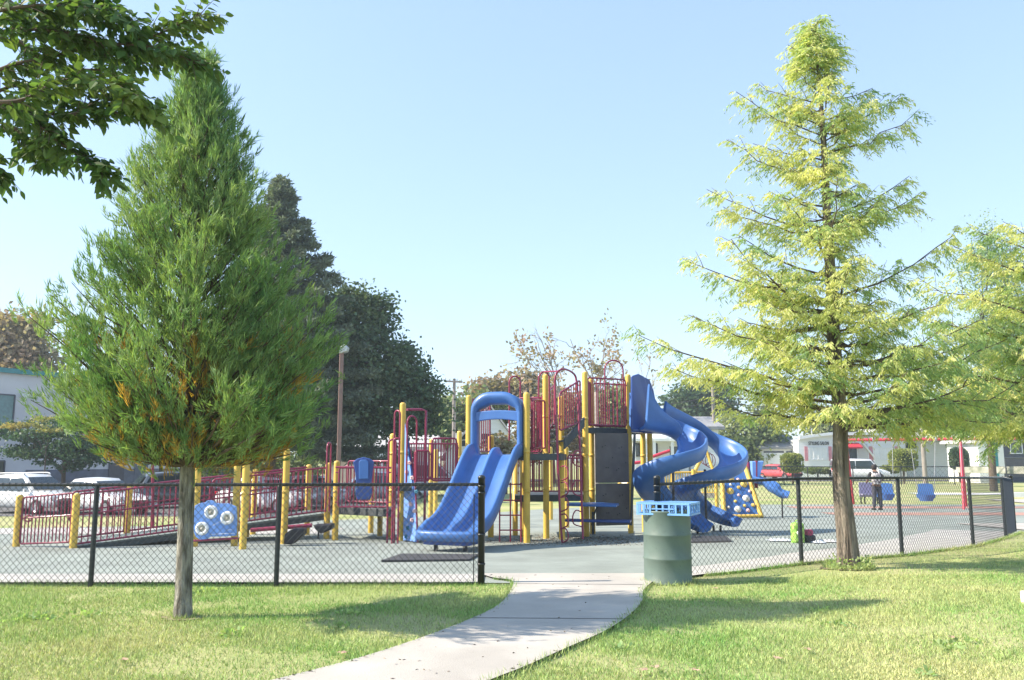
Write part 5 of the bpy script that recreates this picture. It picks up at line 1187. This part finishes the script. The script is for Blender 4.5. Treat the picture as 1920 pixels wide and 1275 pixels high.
def redwood(name, label, trunk_pts, trunk_r, limbs_spec, mats, seed_scale=1., bark='bark_red', dens=1., fl=.10, fw=.022):
    root = thing(name, label, 'tree', tuple(trunk_pts[0])); tb = MB().tube(cr(trunk_pts, 4), list(np.interp(np.linspace(0,1,4*(len(trunk_pts)-1)+1), np.linspace(0,1,len(trunk_r)), trunk_r)), 16)
    tb.build('trunk', bark, root); lb = MB(); acc = {m: ([],[]) for m in mats}
    for (a, tip, r0, sag, gm_) in limbs_spec:
        pts = limb(lb, a, tip, r0, .004, sag, 6, .05, 6); ln = (Vector(tip)-Vector(a)).length
        nb = int(3+ln*5.5*dens); 
        subs = [pts]
        for k in range(nb):      # secondary branchlets
            t = .2+.78*(k+rng.random())/nb; p = interp_pts(pts, t); bd = (pts[-1]-pts[0]).normalized(); sd = bd.cross(Vector((0,0,1))).normalized()*(1 if k % 2 else -1)
            d_ = sd*(.7+.3*rng.random())+bd*(.55+.3*rng.random())+Vector((0,0,rng.normal(.10,.42))); d_.normalize(); l2 = ln*(.16+.2*rng.random())*(1.25-t)+.08
            q = p+d_*l2; subs.append(limb(lb, p, q, .006, .002, -.03*l2, 3, .04, 3))
        for j, sp3 in enumerate(subs):
            ls = (sp3[-1]-sp3[0]).length; P, D = fronds(sp3, int((4+ls*24)*dens), None, t0=.3 if j == 0 else .05)
            m_ = mats[0] if rng.random() < gm_ else mats[-1]
            acc[m_][0].extend(P); acc[m_][1].extend(D)
    lb.build('limbs', 'twig', root); tot = 0
    for i, m_ in enumerate(mats):
        if acc[m_][0]:
            P = np.concatenate(acc[m_][0]); D = np.concatenate(acc[m_][1]); n = len(P); tot += n
            quads_mesh('foliage', blades(P, D, fl*(.55+.8*rng.random(n)), fw*(.7+.6*rng.random(n)), .45), 4, m_, root)
    print(name, tot); return root
# main one: trunk and limbs surveyed from the photo; foliage at both sides
Yt = tr.y; TP = [Vector((tr.x,Yt,tr.z-.08)), W(1588,1010,Yt), W(1577,900,Yt), W(1575,780,Yt), W(1566,680,Yt), W(1560,560,Yt), W(1552,430,Yt), W(1546,300,Yt), W(1538,180,Yt), W(1526,44,Yt)]
TR = [.165,.132,.112,.09,.095,.078,.062,.045,.028,.008]
def on_trunk(z):
    for a, b_ in zip(TP, TP[1:]):
        if a.z <= z <= b_.z: return a+(b_-a)*((z-a.z)/(b_.z-a.z))
    return TP[-1]
SIL = [(45,1508,1542),(80,1495,1570),(120,1478,1590),(170,1385,1680),(215,1440,1718),(262,1362,1650),(300,1405,1610),(345,1440,1736),(365,1322,1738),(430,1325,1650),(480,1280,1640),(520,1330,1640),(560,1290,1700),(600,1262,1835),(640,1185,1860),(680,1255,1905),(730,1262,1925),(780,1300,1930),(810,1340,1850)]
specs = []
for i in range(120):
    u = (i+.5)/120; py = 50+ (752-50)*u**.82+rng.normal(0,14); lo_ = lerp(py, [(a,b_) for a,b_,_ in SIL]); hi_ = lerp(py, [(a,c_) for a,_,c_ in SIL])
    ang = i*2.39996; ct = math.cos(ang); cx_ = on_trunk(W(1550,py,Yt).z); pxc = 960+(cx_.x/Yt)*1600
    rpx = (hi_-pxc) if ct > 0 else (pxc-lo_); r_ = rpx/1600*Yt*(.36+.56*rng.random())
    tipz = W(1550,py,Yt).z; tip = Vector((cx_.x+ct*r_, Yt+math.sin(ang)*r_*.85, tipz)); z0 = tipz-r_*rng.uniform(.12,.62) if u < .6 else tipz-r_*rng.uniform(-.05,.42)
    z0 = max(z0, W(1550,815,Yt).z); a = on_trunk(z0)
    specs.append((a, tip, .008+.022*u, .06*r_, .55 if ct > .2 else .82))
for (px, py, pyb, r_) in ((1380,172,255,.012),(1362,262,340,.013),(1325,355,430,.015),(1285,488,560,.018),(1290,590,660,.02),(1190,625,740,.028),(1258,690,770,.025),(1345,752,790,.025),(1690,178,250,.012),(1716,212,290,.013),(1736,360,420,.015),(1705,330,400,.014),(1790,440,560,.02),(1838,600,690,.022),(1880,640,760,.026),(1905,720,775,.03),(1820,748,800,.03),(1480,1,1,0)):
    if r_: specs.append((on_trunk(W(1550,pyb,Yt).z), W(px,py,Yt+rng.normal(0,.25)), r_, .10, .5 if px > 1600 else .75))
for i in range(26):
    py = 44+90*(i/26)**.9; a = on_trunk(W(1550,py+10,Yt).z); ang = i*2.4; r_ = .09+.012*i*(.6+.6*rng.random()); specs.append((a, a+Vector((math.cos(ang)*r_, math.sin(ang)*r_, .10+.10*rng.random())), .006, 0, .6))
redwood('dawn_redwood', 'tall feathery yellow green tree standing on the right lawn before the fence', TP, TR, specs, ['redwood_yellow','redwood_green'], dens=.66, fl=.075, fw=.0155)
# second one whose trunk stands just outside the right edge
Y2 = 13.6; t2 = Vector((gx(2050,Y2),Y2,tz(9,Y2))); T2 = [t2+Vector((0,0,-.1)), t2+Vector((0,0,1.5)), t2+Vector((.05,0,3)), t2+Vector((0,.05,4.2)), t2+Vector((-.02,0,5.2))]
specs = []
for i in range(48):
    u = (i+.5)/48; z1 = 5.2-3.1*u**.8; ang = i*2.39996; r_ = (.35+2.6*u)*(.75+.35*rng.random()); 
    specs.append((t2+Vector((0,0,max(2.0,z1-.3*r_))), t2+Vector((math.cos(ang)*r_, math.sin(ang)*r_*.9, z1)), .008+.02*u, .08*r_, .35))
for (px, py, r9) in ((1775,455,.02),(1720,520,.02),(1695,590,.025),(1668,655,.025),(1690,735,.025),(1815,425,.02),(1880,415,.018),(1750,600,.025),(1790,680,.025),(1850,520,.02),(1830,600,.02),(1880,690,.025),(1760,760,.02),(1900,480,.02),(1860,770,.02)):
    q = W(px, py, Y2+rng.normal(-.2,.5)); specs.append((t2+Vector((0,0,max(1.9,q.z-.5-.35*rng.random()))), q, r9, .12, .65))
redwood('dawn_redwood', 'greener feathery tree reaching in from the right edge of the photo', T2, [.17,.13,.1,.06,.02], specs, ['redwood_yellow','redwood_green'], dens=.72, fl=.08, fw=.017)

# ---------------- generic broadleaf trees (clumped leaves + limbs)
def leafclumps(blobs, nclump, nleaf, size, csig, hollow=.55, flat=1., up=.25):
    P = []; 
    tot = sum((r_[0]*r_[1]*r_[2])**(2/3) for _, r_ in blobs)
    for c, r_ in blobs:
        k = max(2, int(nclump*(r_[0]*r_[1]*r_[2])**(2/3)/tot)); dirs = unit(rng.normal(size=(k,3))); rad = (hollow+(1-hollow)*rng.random((k,1))**.5)*(.88+.28*rng.random((k,1)))
        cc = A3(c)+dirs*rad*A3(r_); s_ = csig*(.6+.8*rng.random(k))
        for j in range(k):
            m_ = int(nleaf*(.6+.8*rng.random())); P.append(cc[j]+rng.normal(size=(m_,3))*s_[j]*np.array([1,1,.62*flat]))
    P = np.concatenate(P); n = len(P); D = rng.normal(size=(n,3)); D[:,2] = D[:,2]*.6-up
    return blades(P, D, size*(.6+.8*rng.random(n)), size*(.55+.4*rng.random(n)), .5)
def btree(name, label, px, Y, blobs, m, nclump=260, nleaf=36, size=.22, csig=.42, trunk_r=.25, bark='twig', group=None, hollow=.55, flat=1., limbs_=True, base=None, cat='tree'):
    # blobs: (px, py, rx_px, ry_px[, dY])
    x = gx(px,Y); z0 = tz(x,Y) if base is None else base; root = thing(name, label, cat, (x,Y,z0), group)
    B = []
    for b_ in blobs:
        dy = b_[4] if len(b_) > 4 else 0; c = W(b_[0], b_[1], Y+dy); s_ = (Y+dy)/1600; B.append((c, (b_[2]*s_, b_[2]*s_*.85, b_[3]*s_)))
    quads_mesh('crown', leafclumps(B, nclump, nleaf, size, csig, hollow, flat), 4, m, root)
    cz = sum(c.z for c, _ in B)/len(B); tb = MB(); top = Vector((x, Y, z0+(cz-z0)*.75)); tb.tube([(x,Y,z0-.2),(x+.02,Y,z0+.5*(top.z-z0)), tuple(top)], [trunk_r*1.2, trunk_r*.85, trunk_r*.6], 9)
    tb.build('trunk', bark, root)
    if limbs_:
        lb = MB()
        for c, r_ in B:
            a = Vector((x,Y,z0+(cz-z0)*(.45+.3*rng.random()))); limb(lb, a, c, trunk_r*.45, trunk_r*.12, -.05, 5, .05, 5)
            for k in range(3): q = Vector(c)+Vector(unit(rng.normal(size=(1,3)))[0]*A3(r_)*.85); limb(lb, c, q, trunk_r*.14, .02, 0, 3, .05, 4)
        lb.build('limbs', bark, root)
    return root
# dark maple in the middle distance
btree('maple_tree', 'large dark green rounded maple behind the light pole', 688, 44,
  [(655,610,70,62),(705,600,38,38,.5),(660,560,35,22,0),(690,680,80,62,-1),(745,690,48,42,0),(785,735,38,38,-.5),(735,745,62,50,-1),(805,780,26,36,0),(760,795,38,28,0),(690,785,62,40,-1),(635,720,62,62,0),(600,690,60,80,1.5),(625,790,52,38,.5),(600,600,50,55,2),(715,560,16,14,0)],
  'maple_dark', 760, 56, .21, .36, .35, hollow=.55)
# tall dark spruce behind the sequoia
def spruce(name, label, px, pyt, pyb, hwpx, Y, m='spruce', n=150, size=.5, lean=0):
    x = gx(px,Y); z0 = tz(x,Y); root = thing(name, label, 'tree', (x,Y,z0)); zt_ = wz(pyt,Y); zb_ = wz(pyb,Y); Rm = hwpx/1600*Y; mb = MB().tube([(x,Y,z0-.2),(x,Y,(z0+zt_)/2),(x,Y,zt_)], [.28,.15,.02], 8); mb.build('trunk','twig',root); lb = MB(); P = []; D = []
    for i in range(n):
        u = (i+.5)/n; z = zb_+(zt_-zb_)*u; r_ = Rm*(1-u)**.85*(.45+.65*rng.random())+.1; a = i*2.4; tip = Vector((x+math.cos(a)*r_, Y+math.sin(a)*r_, z-.12*r_)); pts = limb(lb, (x,Y,z+.0*r_), tip, .04, .01, .06*r_, 4, .03, 3)
        k = int(8+r_*34); t = rng.random(k)**.7
        for tt in t:
            p = A3(interp_pts(pts, .12+.88*tt)); m_ = 6; P.append(p+rng.normal(0,.09,(m_,3))); D.append(np.array([math.cos(a),math.sin(a),.1])*.6+rng.normal(0,.6,(m_,3)))
    lb.build('limbs','twig',root); P = np.concatenate(P); D = np.concatenate(D); quads_mesh('foliage', blades(P, D, size*(.5+.6*rng.random(len(P))), size*.28, .5), 4, m, root); return root
spruce('spruce_tree', 'tall dark bluish conifer rising behind the right side of the sequoia', 506, 335, 830, 250, 41, n=230, size=.30)
# trees beyond the houses
G_ = 'trees behind the houses'
btree('autumn_tree', 'reddish brown autumn tree at the far left above the school roof', 30, 62, [(20,640,48,55),(62,640,34,50),(-20,650,50,60),(40,690,60,40)], 'autumn_mix', 240, 36, .38, .55, .3, group=G_)
btree('round_tree', 'green tree just right of the dark maple behind the utility pole', 862, 74, [(870,770,38,38),(845,800,40,45),(905,790,35,45)], 'green_mix', 170, 34, .42, .6, .3, group=G_)
btree('autumn_tree', 'pinkish brown tree above the blue slide hood', 945, 78, [(930,738,42,30),(965,755,38,38),(905,760,35,30),(985,730,28,30)], 'autumn_mix', 200, 34, .42, .6, .3, group=G_)
btree('yellow_tree', 'small yellowing tree left of the utility pole crossarm', 838, 82, [(838,768,22,22),(828,800,26,30)], 'yellow_mix', 70, 30, .42, .6, .25, group=G_)
btree('autumn_tree', 'reddish leafed tree behind the middle crimson railings', 1035, 70, [(1010,800,40,45),(1050,770,38,42),(1075,810,35,40),(985,835,25,25)], 'autumn_mix', 170, 34, .4, .6, .3, group=G_)
btree('round_tree', 'mixed green tree behind the upper deck railing', 1140, 76, [(1130,780,42,42),(1165,760,34,40),(1100,800,40,36)], 'green_mix', 170, 34, .42, .6, .3, group=G_)
btree('round_tree', 'grey green bushy tree left of the double garage', 1398, 90, [(1390,820,45,45),(1425,800,38,38),(1360,840,40,40),(1440,835,30,30),(1400,860,45,28)], 'green_mix', 260, 36, .42, .6, .3, group=G_)
btree('round_tree', 'dark bush crowned tree seen left of the grey house roof', 1320, 100, [(1300,752,40,32),(1345,745,38,34),(1270,770,30,25)], 'maple_dark', 150, 34, .5, .7, .3, group=G_)
btree('round_tree', 'green tree behind the styling salon roof', 1560, 104, [(1545,805,28,25),(1580,795,26,28),(1610,800,28,28)], 'green_mix', 120, 34, .5, .6, .3, group=G_)
btree('evergreen_tree', 'dark green evergreen beside the white gable right of the salon', 1712, 92, [(1712,800,18,30),(1706,775,14,26),(1722,820,22,22)], 'maple_dark', 110, 34, .4, .45, .25, group=G_)
btree('round_tree', 'leafy tree right of the bare wooden pole behind the swing beam', 1800, 84, [(1790,800,32,30),(1830,770,34,34),(1760,780,28,28)], 'green_mix', 160, 34, .42, .6, .3, group=G_)
btree('round_tree', 'dark leafy tree behind the dark house at the right edge', 1900, 90, [(1890,780,40,40),(1930,760,40,45),(1865,745,30,30)], 'maple_dark', 190, 34, .45, .6, .3, group=G_)
btree('shade_tree', 'tall blue green tree behind the second feathery tree at the right', 1862, 52, [(1850,440,28,42),(1840,500,45,48),(1890,500,45,50),(1860,570,62,55),(1905,580,55,55),(1845,650,62,55),(1905,670,55,60),(1860,730,58,40)], 'bluegreen', 520, 40, .15, .40, .2, hollow=.1)
btree('small_tree', 'small leafy tree with red leaves behind the double slide', 948, 48, [(935,840,22,22),(930,870,20,18),(955,855,16,20)], 'autumn_mix', 60, 26, .26, .3, .1)
# sparse, half-bare trees
def sparse(name, label, px, pyb, Y, stems, m='sparse_leaf', seed=1, leafn=14):
    x = gx(px,Y); root = thing(name, label, 'tree', (x,Y,tz(x,Y)), 'half bare trees behind the play structure'); lb = MB(); P = []
    base = Vector((x,Y,tz(x,Y))); fork = W(px,pyb,Y); lb.tube([base, fork], [.22,.16], 8, cap=False)
    def grow(a, b_, r_, lv):
        pts = limb(lb, a, b_, r_, r_*.35, 0, 5, .10, 5); ln = (Vector(b_)-Vector(a)).length
        if lv >= 3:
            if rng.random() < .30: P.append(A3(b_)+rng.normal(0,.22,(leafn,3)))
            return
        for k in range(4):
            t = .35+.6*rng.random(); p = interp_pts(pts, t); d_ = (Vector(b_)-Vector(a)).normalized()*.9+Vector(rng.normal(0,.55,3)); d_.normalize(); q = p+d_*ln*(.32+.25*rng.random()); grow(p, q, r_*.42, lv+1)
    for (sx, sy, r_) in stems: grow(fork, fork+(W(sx,sy,Y+rng.normal(0,.8))-fork)*.74, r_, 1)
    lb.build('trunk', 'pale_bark', root); P = np.concatenate(P); n = len(P); quads_mesh('leaves', blades(P, rng.normal(size=(n,3)), .20+.15*rng.random(n), .17, .5), 4, m, root)
sparse('half_bare_tree', 'half bare tree with pale branches above the arch climber', 1052, 745, 58, [(985,600,.07),(965,640,.06),(1010,590,.08),(1000,650,.07),(960,690,.06),(1030,640,.05)], leafn=18)
sparse('half_bare_tree', 'half bare tree with bare crooked limb above the upper deck hoop', 1118, 735, 62, [(1052,600,.08),(1108,650,.07),(1145,610,.07),(1165,650,.06),(1190,665,.06),(1130,690,.06)], leafn=16)
sparse('half_bare_tree', 'thin bare tree behind the top of the spiral slide', 1208, 760, 66, [(1222,640,.05),(1200,660,.04),(1245,680,.05)], leafn=4)
# low japanese maples in front of the school
btree('ornamental_maple', 'low dark layered tree in front of the school left windows', 118, 46, [(60,815,62,14),(120,800,60,14,-.5),(170,830,55,14),(110,845,85,14,.4),(160,858,62,10),(60,848,50,10),(200,815,35,12),(30,800,40,14),(120,870,45,8)], 'jmaple', 300, 34, .17, .30, .14, flat=.45, hollow=.3)
btree('ornamental_maple', 'second low dark layered tree near the centre of the school wall', 300, 49, [(262,835,42,12),(300,815,50,16),(330,845,45,12),(290,855,48,10),(340,820,35,14),(265,808,30,12)], 'jmaple', 190, 32, .17, .30, .13, flat=.5, hollow=.3)
ytop = MB()
btree('yellow_shrub', 'pale yellow topped branches over the left layered tree', 82, 43, [(55,798,32,5),(25,800,22,5),(95,806,22,4),(75,786,20,5)], 'yellow_mix', 50, 22, .12, .16, .04, flat=.4, hollow=.2)
btree('tall_hedge', 'tall green hedge behind the slate suv and the yellow posts', 400, 54, [(395,865,26,24),(440,860,34,30),(490,868,34,24),(540,872,34,22),(585,868,26,24)], 'green_mix', 260, 34, .22, .35, .1, limbs_=False, cat='hedge')
# clipped hedges and shrubs
def ball(name, label, px, py, rx_, ry_, Y, m='hedge', n=2600, size=.13, group=None):
    c = W(px,py,Y); s_ = Y/1600; z0 = tz(c.x,Y); root = thing(name, label, 'shrub', (c.x,Y,z0), group)
    d_ = unit(rng.normal(size=(n,3))); e_ = 3.2; q = np.sign(d_)*np.abs(d_)**(2/e_); q = q/ (np.sum(np.abs(q)**e_,axis=1,keepdims=True)**(1/e_)); P = A3(c)+q*A3((rx_*s_,rx_*s_,ry_*s_))*(.94+.06*rng.random((n,1)))
    quads_mesh('foliage', blades(P, d_+rng.normal(0,.7,(n,3)), size*(.6+.8*rng.random(n)), size*.7, .5), 4, m, root)
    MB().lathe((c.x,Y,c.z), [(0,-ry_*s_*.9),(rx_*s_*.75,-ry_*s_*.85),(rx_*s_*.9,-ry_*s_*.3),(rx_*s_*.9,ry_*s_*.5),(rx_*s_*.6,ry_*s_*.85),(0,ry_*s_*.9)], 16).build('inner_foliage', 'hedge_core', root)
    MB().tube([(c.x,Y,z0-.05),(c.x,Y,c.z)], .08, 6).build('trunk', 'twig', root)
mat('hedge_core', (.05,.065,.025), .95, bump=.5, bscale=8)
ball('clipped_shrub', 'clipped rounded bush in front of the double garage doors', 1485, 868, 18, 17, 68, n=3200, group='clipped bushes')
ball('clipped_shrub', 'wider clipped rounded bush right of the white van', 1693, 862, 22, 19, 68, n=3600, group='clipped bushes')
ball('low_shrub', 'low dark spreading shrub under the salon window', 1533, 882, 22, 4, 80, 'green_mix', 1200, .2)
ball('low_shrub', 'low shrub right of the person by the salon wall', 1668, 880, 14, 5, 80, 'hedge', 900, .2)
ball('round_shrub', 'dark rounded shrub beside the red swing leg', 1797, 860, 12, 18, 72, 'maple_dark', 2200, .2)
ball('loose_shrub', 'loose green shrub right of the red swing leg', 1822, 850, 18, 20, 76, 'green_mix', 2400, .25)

# ---------------- overhanging branch, upper left
def overhang():
    tp = Vector((-6.3, 3.6, 0)); root = thing('overhanging_tree', 'broad leafed dark green branches hanging in from the upper left corner', 'tree', tuple(tp))
    tb = MB().tube(cr([tp+Vector((0,0,-.1)), tp+Vector((.05,.1,1.5)), tp+Vector((.3,.2,2.9)), tp+Vector((.7,.3,4.2)), tp+Vector((.9,.4,5.6))], 5), list(np.linspace(.22,.09,21)), 14); tb.build('trunk', 'bark_grey', root)
    Yb = 4.3; lb = MB(); P = []; D = []; N = []
    mains = [ [(-150,210,.1),(0,130,0),(80,110,0),(160,90,0),(260,75,0),(330,50,.05),(375,28,.1)],
              [(-150,60,-.2),(0,20,-.2),(90,10,-.2),(180,20,-.2),(240,40,-.2)],
              [(-150,300,.2),(0,170,.2),(90,170,.2),(170,205,.2),(240,212,.1),(285,215,.1)],
              [(-120,240,0),(0,195,0),(60,225,0),(110,265,0),(160,300,0),(190,318,0)],
              [(-150,220,.3),(0,230,.3),(50,262,.3),(85,295,.3)],
              [(-100,100,.4),(0,60,.4),(100,120,.4),(200,130,.4),(290,110,.4),(350,100,.4)],
              [(-100,-60,-.1),(60,-30,-.1),(150,10,-.1),(190,0,-.1)],
              [(-100,180,-.3),(30,190,-.3),(120,150,-.3),(215,160,-.3),(240,175,-.3)],
              [(-100,120,-.1),(0,60,-.1),(120,60,-.1),(200,80,-.1),(300,90,-.1),(370,120,-.1)],
              [(-100,200,.1),(20,205,.1),(130,215,.1),(200,180,.1),(250,190,.1)],
              [(-100,300,.1),(-40,290,.1),(0,315,.1)],
              [(-100,-20,.2),(0,-10,.2),(60,40,.2),(110,50,.2)] ]
    for mn in mains:
        pts = cr([W(px, py, Yb+dy) for px, py, dy in mn], 6); r_ = list(np.linspace(.012,.0025,len(pts))); lb.tube(pts, r_, 5, cap=False)
        # join to the trunk
        lb.tube(cr([tp+Vector((.55,.25,3.7)), (tp+Vector((.9,.5,3.9))+pts[0])/2, pts[0]], 4), list(np.linspace(.035,.012,9)), 6, cap=False)
        n = len(pts)
        tw_list = []
        for k in range(5, n, 1):
            for rep in range(3):
                p = pts[k]; d_ = (pts[min(k+1,n-1)]-pts[k-1]).normalized(); sd = Vector(rng.normal(0,1,3)); sd -= d_*sd.dot(d_); sd.normalize(); sd.z = sd.z*.5-.15
                l_ = .08+.10*rng.random(); q = p+(sd*.8+d_*.7).normalized()*l_; tw_list.append((p,q)); lb.tube([p,(p+q)/2+Vector((0,0,.006)),q], [.003,.002,.0012], 3, cap=False)
        tw_list.append((pts[-4], pts[-1]))
        for (p, q) in tw_list:
            d_ = (q-p).normalized(); m_ = 6
            for j in range(m_):
                t = (j+.6)/m_; a = p+(q-p)*t; s_ = d_.cross(Vector((0,0,1)));
                if s_.length < .1: s_ = Vector((1,0,0))
                s_.normalize(); dd = s_*(1 if j % 2 else -1)*.8+d_*.65+Vector((0,0,-.45))+Vector(rng.normal(0,.28,3)); P.append(a); D.append(dd.normalized())
    P = np.array([tuple(p) for p in P]); D = np.array([tuple(d_) for d_ in D]); n = len(P)
    nrm = unit(np.stack([rng.normal(0,.75,n), rng.normal(0,.75,n), np.ones(n)],1)); Sd = unit(np.cross(D, nrm)); Up = np.cross(Sd, D)
    L = (.036+.038*rng.random(n))[:,None]; Wd = L*(.48+.2*rng.random((n,1)))
    P = P+D*.008
    def q(a, s_, u_): return P+D*L*a+Sd*Wd*s_+Up*L*u_
    c = [q(0,0,0), q(.18,.34,.05), q(.45,.5,.06), q(.75,.33,.0), q(1.08,0,-.12), q(.6,0,-.03), q(.3,0,.0)]
    cm = [q(0,0,0), q(.3,0,.0), q(.6,0,-.03), q(1.08,0,-.12), q(.75,-.33,.0), q(.45,-.5,.06), q(.18,-.34,.05)]
    V = np.concatenate([np.stack(c,1), np.stack(cm,1)], 0)
    quads_mesh('leaves', V, 7, 'overhang', root); lb.build('branches', 'twig', root); print('overhang leaves', n)
overhang()
# basal sprouts at the foot of the dawn redwood
m_ = 330; a = rng.random(m_)*6.28; r_ = .18+.12*rng.random(m_); P = np.stack([tr.x+np.cos(a)*r_, tr.y+np.sin(a)*r_-.03, .02+.15*rng.random(m_)**2+tr.z], 1)
k_ = P[:,1] < tr.y+.1; P = P[k_]
Pw = []
for k in range(20):
    q = G(rng.uniform(20,1900), rng.uniform(1110,1270)); 
    if inpoly(np.array([q.x]), np.array([q.y]), pathpoly)[0]: continue
    m9 = int(rng.integers(18,46)); r9 = rng.uniform(.04,.09); Pw.append(np.stack([q.x+rng.normal(0,r9,m9), q.y+rng.normal(0,r9*.8,m9), q.z+.012+.03*rng.random(m9)], 1))
P = np.concatenate([P]+Pw)
tag(quads_mesh('weeds', blades(P, rng.normal(size=(len(P),3))+np.array([0,0,.5]), .05, .03, .5), 4, 'redwood_green'), 'small broad leaved weeds in the lawn and round the right trunk', 'weeds', kind='stuff')

# ================================================================ HAZE
hm_ = bpy.data.materials.new('haze'); hm_.use_nodes = True; hn = hm_.node_tree; hn.nodes.remove(hn.nodes['Principled BSDF'])
pv = hn.nodes.new('ShaderNodeVolumePrincipled'); pv.inputs['Color'].default_value = (.82, .93, 1, 1); pv.inputs['Density'].default_value = .0009; pv.inputs['Anisotropy'].default_value = .2
hn.links.new(pv.outputs[0], hn.nodes['Material Output'].inputs['Volume']); M['haze'] = hm_
tag(MB().box((0, 240, 13.5), (640, 560, 34)).build('haze', 'haze'), None, None, kind='stuff')
S.render.film_transparent = False
